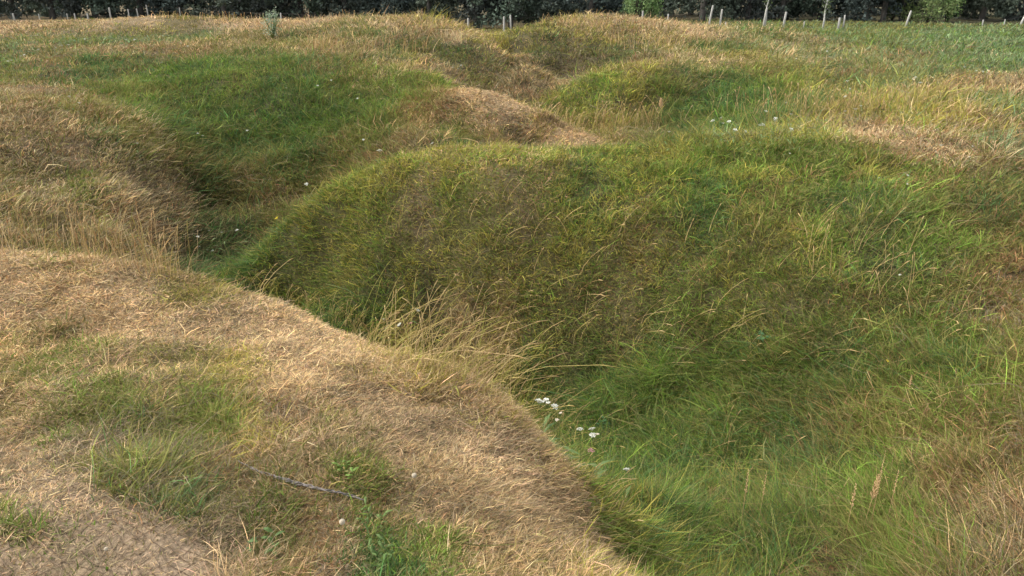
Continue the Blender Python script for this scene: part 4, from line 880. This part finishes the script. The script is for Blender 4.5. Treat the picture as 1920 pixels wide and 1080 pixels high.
# ------------------------------------------------------------------ the dark trees behind the fence
M_bark = rough_mat("dark_bark", (.045, .042, .036), (.11, .10, .085), 6, stretch=(1, 1, .2))
M_leaf = leaf_mat("tree_leaf", trans=.2, rough=.6, spec=.15)
def tree(x, y, h, w, low, label, colr, group, seed, nl=5200, kind="broad_tree", leaf=.13):
    r_ = np.random.default_rng(seed); rd = random.Random(seed)
    z0 = H(x, y)
    e = tag(empty(kind, (x, y, z0)), label, "tree", group)
    mb = MB(); lx, ly = rd.uniform(-.03, .03) * h, rd.uniform(-.03, .03) * h
    R0 = h * .022
    mb.tube([(0, 0, -.3), (0, 0, .15), (lx * .3, ly * .3, h * .3), (lx * .7, ly * .7, h * .65), (lx, ly, h * .93)], [R0 * 1.5, R0 * 1.05, R0 * .85, R0 * .5, R0 * .12], 8)
    limbs = []
    for k in range(15):
        t = low / h + .06 + (.86 - low / h) * k / 15; a = k * 2.4 + rd.uniform(-.4, .4)
        b = Vector((lx * t, ly * t, h * t)); L_ = w * .5 * (1.05 - t * .6) * rd.uniform(.75, 1.1)
        tip = b + Vector((math.cos(a) * L_, math.sin(a) * L_, L_ * rd.uniform(-.15, .5)))
        mid = b.lerp(tip, .5) + Vector((0, 0, .08 * L_))
        mb.tube([b, mid, tip], [R0 * .35, R0 * .2, R0 * .06], 5); limbs.append((b, mid, tip))
    mb.build("trunk", M_bark, e)
    cl = []
    for (b, m_, t) in limbs:
        for q in (.35, .55, .75, .9, 1.05):
            p = (b.lerp(m_, q * 2) if q < .5 else m_.lerp(t, q * 2 - 1))
            for _ in range(2): cl.append([p.x + rd.gauss(0, .05 * w), p.y + rd.gauss(0, .05 * w), p.z + rd.gauss(0, .05 * w)])
    # low drooping skirt so the wood is closed near the ground
    for k in range(26):
        a = rd.uniform(0, 6.28); q = rd.uniform(.2, .5) * w
        cl.append([math.cos(a) * q, math.sin(a) * q, low + rd.uniform(-.3, 1.8)])
    cl = np.array(cl); cs = r_.uniform(.5, 1.2, len(cl)) * w * .06
    ctone = np.exp(r_.normal(0, .3, len(cl)))
    # a third of the leaves go to the lowest clumps, the only ones in view
    wgt = np.where(cl[:, 2] < low + 2.2, 3.0, 1.0); wgt /= wgt.sum()
    ci = r_.choice(len(cl), nl, p=wgt)
    c = cl[ci] + r_.normal(0, 1, (nl, 3)) * cs[ci][:, None] * np.array([1, 1, .75])
    c[:, 2] = np.maximum(c[:, 2], .12)
    a = r_.normal(size=(nl, 3)); a /= np.linalg.norm(a, axis=1, keepdims=True); b = np.cross(a, r_.normal(size=(nl, 3))); b /= np.linalg.norm(b, axis=1, keepdims=True)
    s1 = leaf * r_.uniform(.6, 1.4, (nl, 1))
    V = np.stack([c - a * s1, c + b * s1 * .55, c + a * s1, c - b * s1 * .55], 1).reshape(-1, 3)
    tint = np.array(colr) * (ctone[ci] * np.exp(r_.normal(0, .2, nl)))[:, None]
    link("crown", np_mesh("crown", V, F4=np.arange(nl * 4).reshape(-1, 4), color=np.repeat(tint, 4, 0)), M_leaf, e)
DK = [(.068, .084, .066), (.056, .074, .064), (.072, .090, .064), (.060, .070, .060), (.074, .100, .070)]
trees = []
Yt = 60.0
u = -120
sd = 100
gap = [(1145, 1262), (1645, 1810)]
while u < 2060:
    front = not any(a < u < b for a, b in gap)
    if front:
        trees.append((u, Yt + random.uniform(-1.5, 2.5), random.uniform(8, 11), random.uniform(4.2, 5.5), random.uniform(.3, .9)))
    u += random.uniform(62, 88)
lab_front = {0: "dark tree with foliage hanging to the ground in the front row behind the fence"}
for i, (u, Y, h, w, low) in enumerate(trees):
    x = (u - 960) / FPX * (Y * math.cos(PITCH) + .9)
    tree(x, Y, h, w, low, lab_front[0], DK[i % 5], "front row of dark trees behind the fence", 200 + i)
i = 0
for u in range(-160, 2100, 105):
    Y = 67 + (i % 3) * 2.5; x = (u + random.uniform(-20, 20) - 960) / FPX * (Y * math.cos(PITCH) + .9)
    tree(x, Y, random.uniform(9, 12), 6.5, .3, "dark tree deeper in the wood behind the front row", DK[(i * 3) % 5], "back row of dark trees in the wood", 400 + i, nl=4200, leaf=.17)
    i += 1
# shrubs in the openings of the wood, sunlit brightness put into their leaf colour
def bright(u, Y, h, w, label, colr, nl=1500, leaf=.09):
    x = (u - 960) / FPX * (Y * math.cos(PITCH) + .9)
    shrub("bright_shrub", x, Y, h, w, label, "shrub", colr, nl, leaf)
bright(1196, 57, 3.3, 2.2, "bright green bush in the opening left of the tall fence posts", (.20, .29, .12), 2200)
bright(1222, 57.4, 2.8, 1.5, "smaller bright green bush at the right side of the same opening", (.20, .31, .11), 1200)
bright(1178, 59, 1.4, 1.3, "low grey green bush at the left foot of the bright opening", (.11, .18, .08), 800)
bright(1740, 57, 2.1, 3.4, "widest yellow green bush behind the leaning post at right", (.22, .28, .11), 2600)
bright(1775, 57.5, 2.6, 1.6, "taller pale green bush at the right end of the right opening", (.19, .28, .09), 1300)
bright(1705, 58, 1.5, 1.6, "low yellow green bush just behind the leaning white post", (.21, .27, .10), 1000)
bright(1672, 59, 1.7, 1.5, "small yellow green bush seen in the narrow gap between dark trunks", (.20, .25, .10), 900)
# tree trunks standing before the right opening
for (u, Y, sd) in ((1690, 58.3, 31), (1655, 58.4, 32)):
    x = (u - 960) / FPX * (Y * math.cos(PITCH) + .9)
    tree(x, Y, 9.5, 4.5, 2.0, "dark tree with a bare lower trunk beside the yellow green gap" if sd == 31 else "dark tree with a bare lower trunk left of the narrow gap", DK[1], None, sd)
tree((1205 - 960) / FPX * 57, 63, 9.5, 5, 3.6, "dark tree arching over the bright green opening in the middle", DK[4], None, 41)
tree((1765 - 960) / FPX * 58, 63, 9.5, 5.5, 3.4, "dark tree arching over the yellow green bushes at right", DK[2], None, 42)
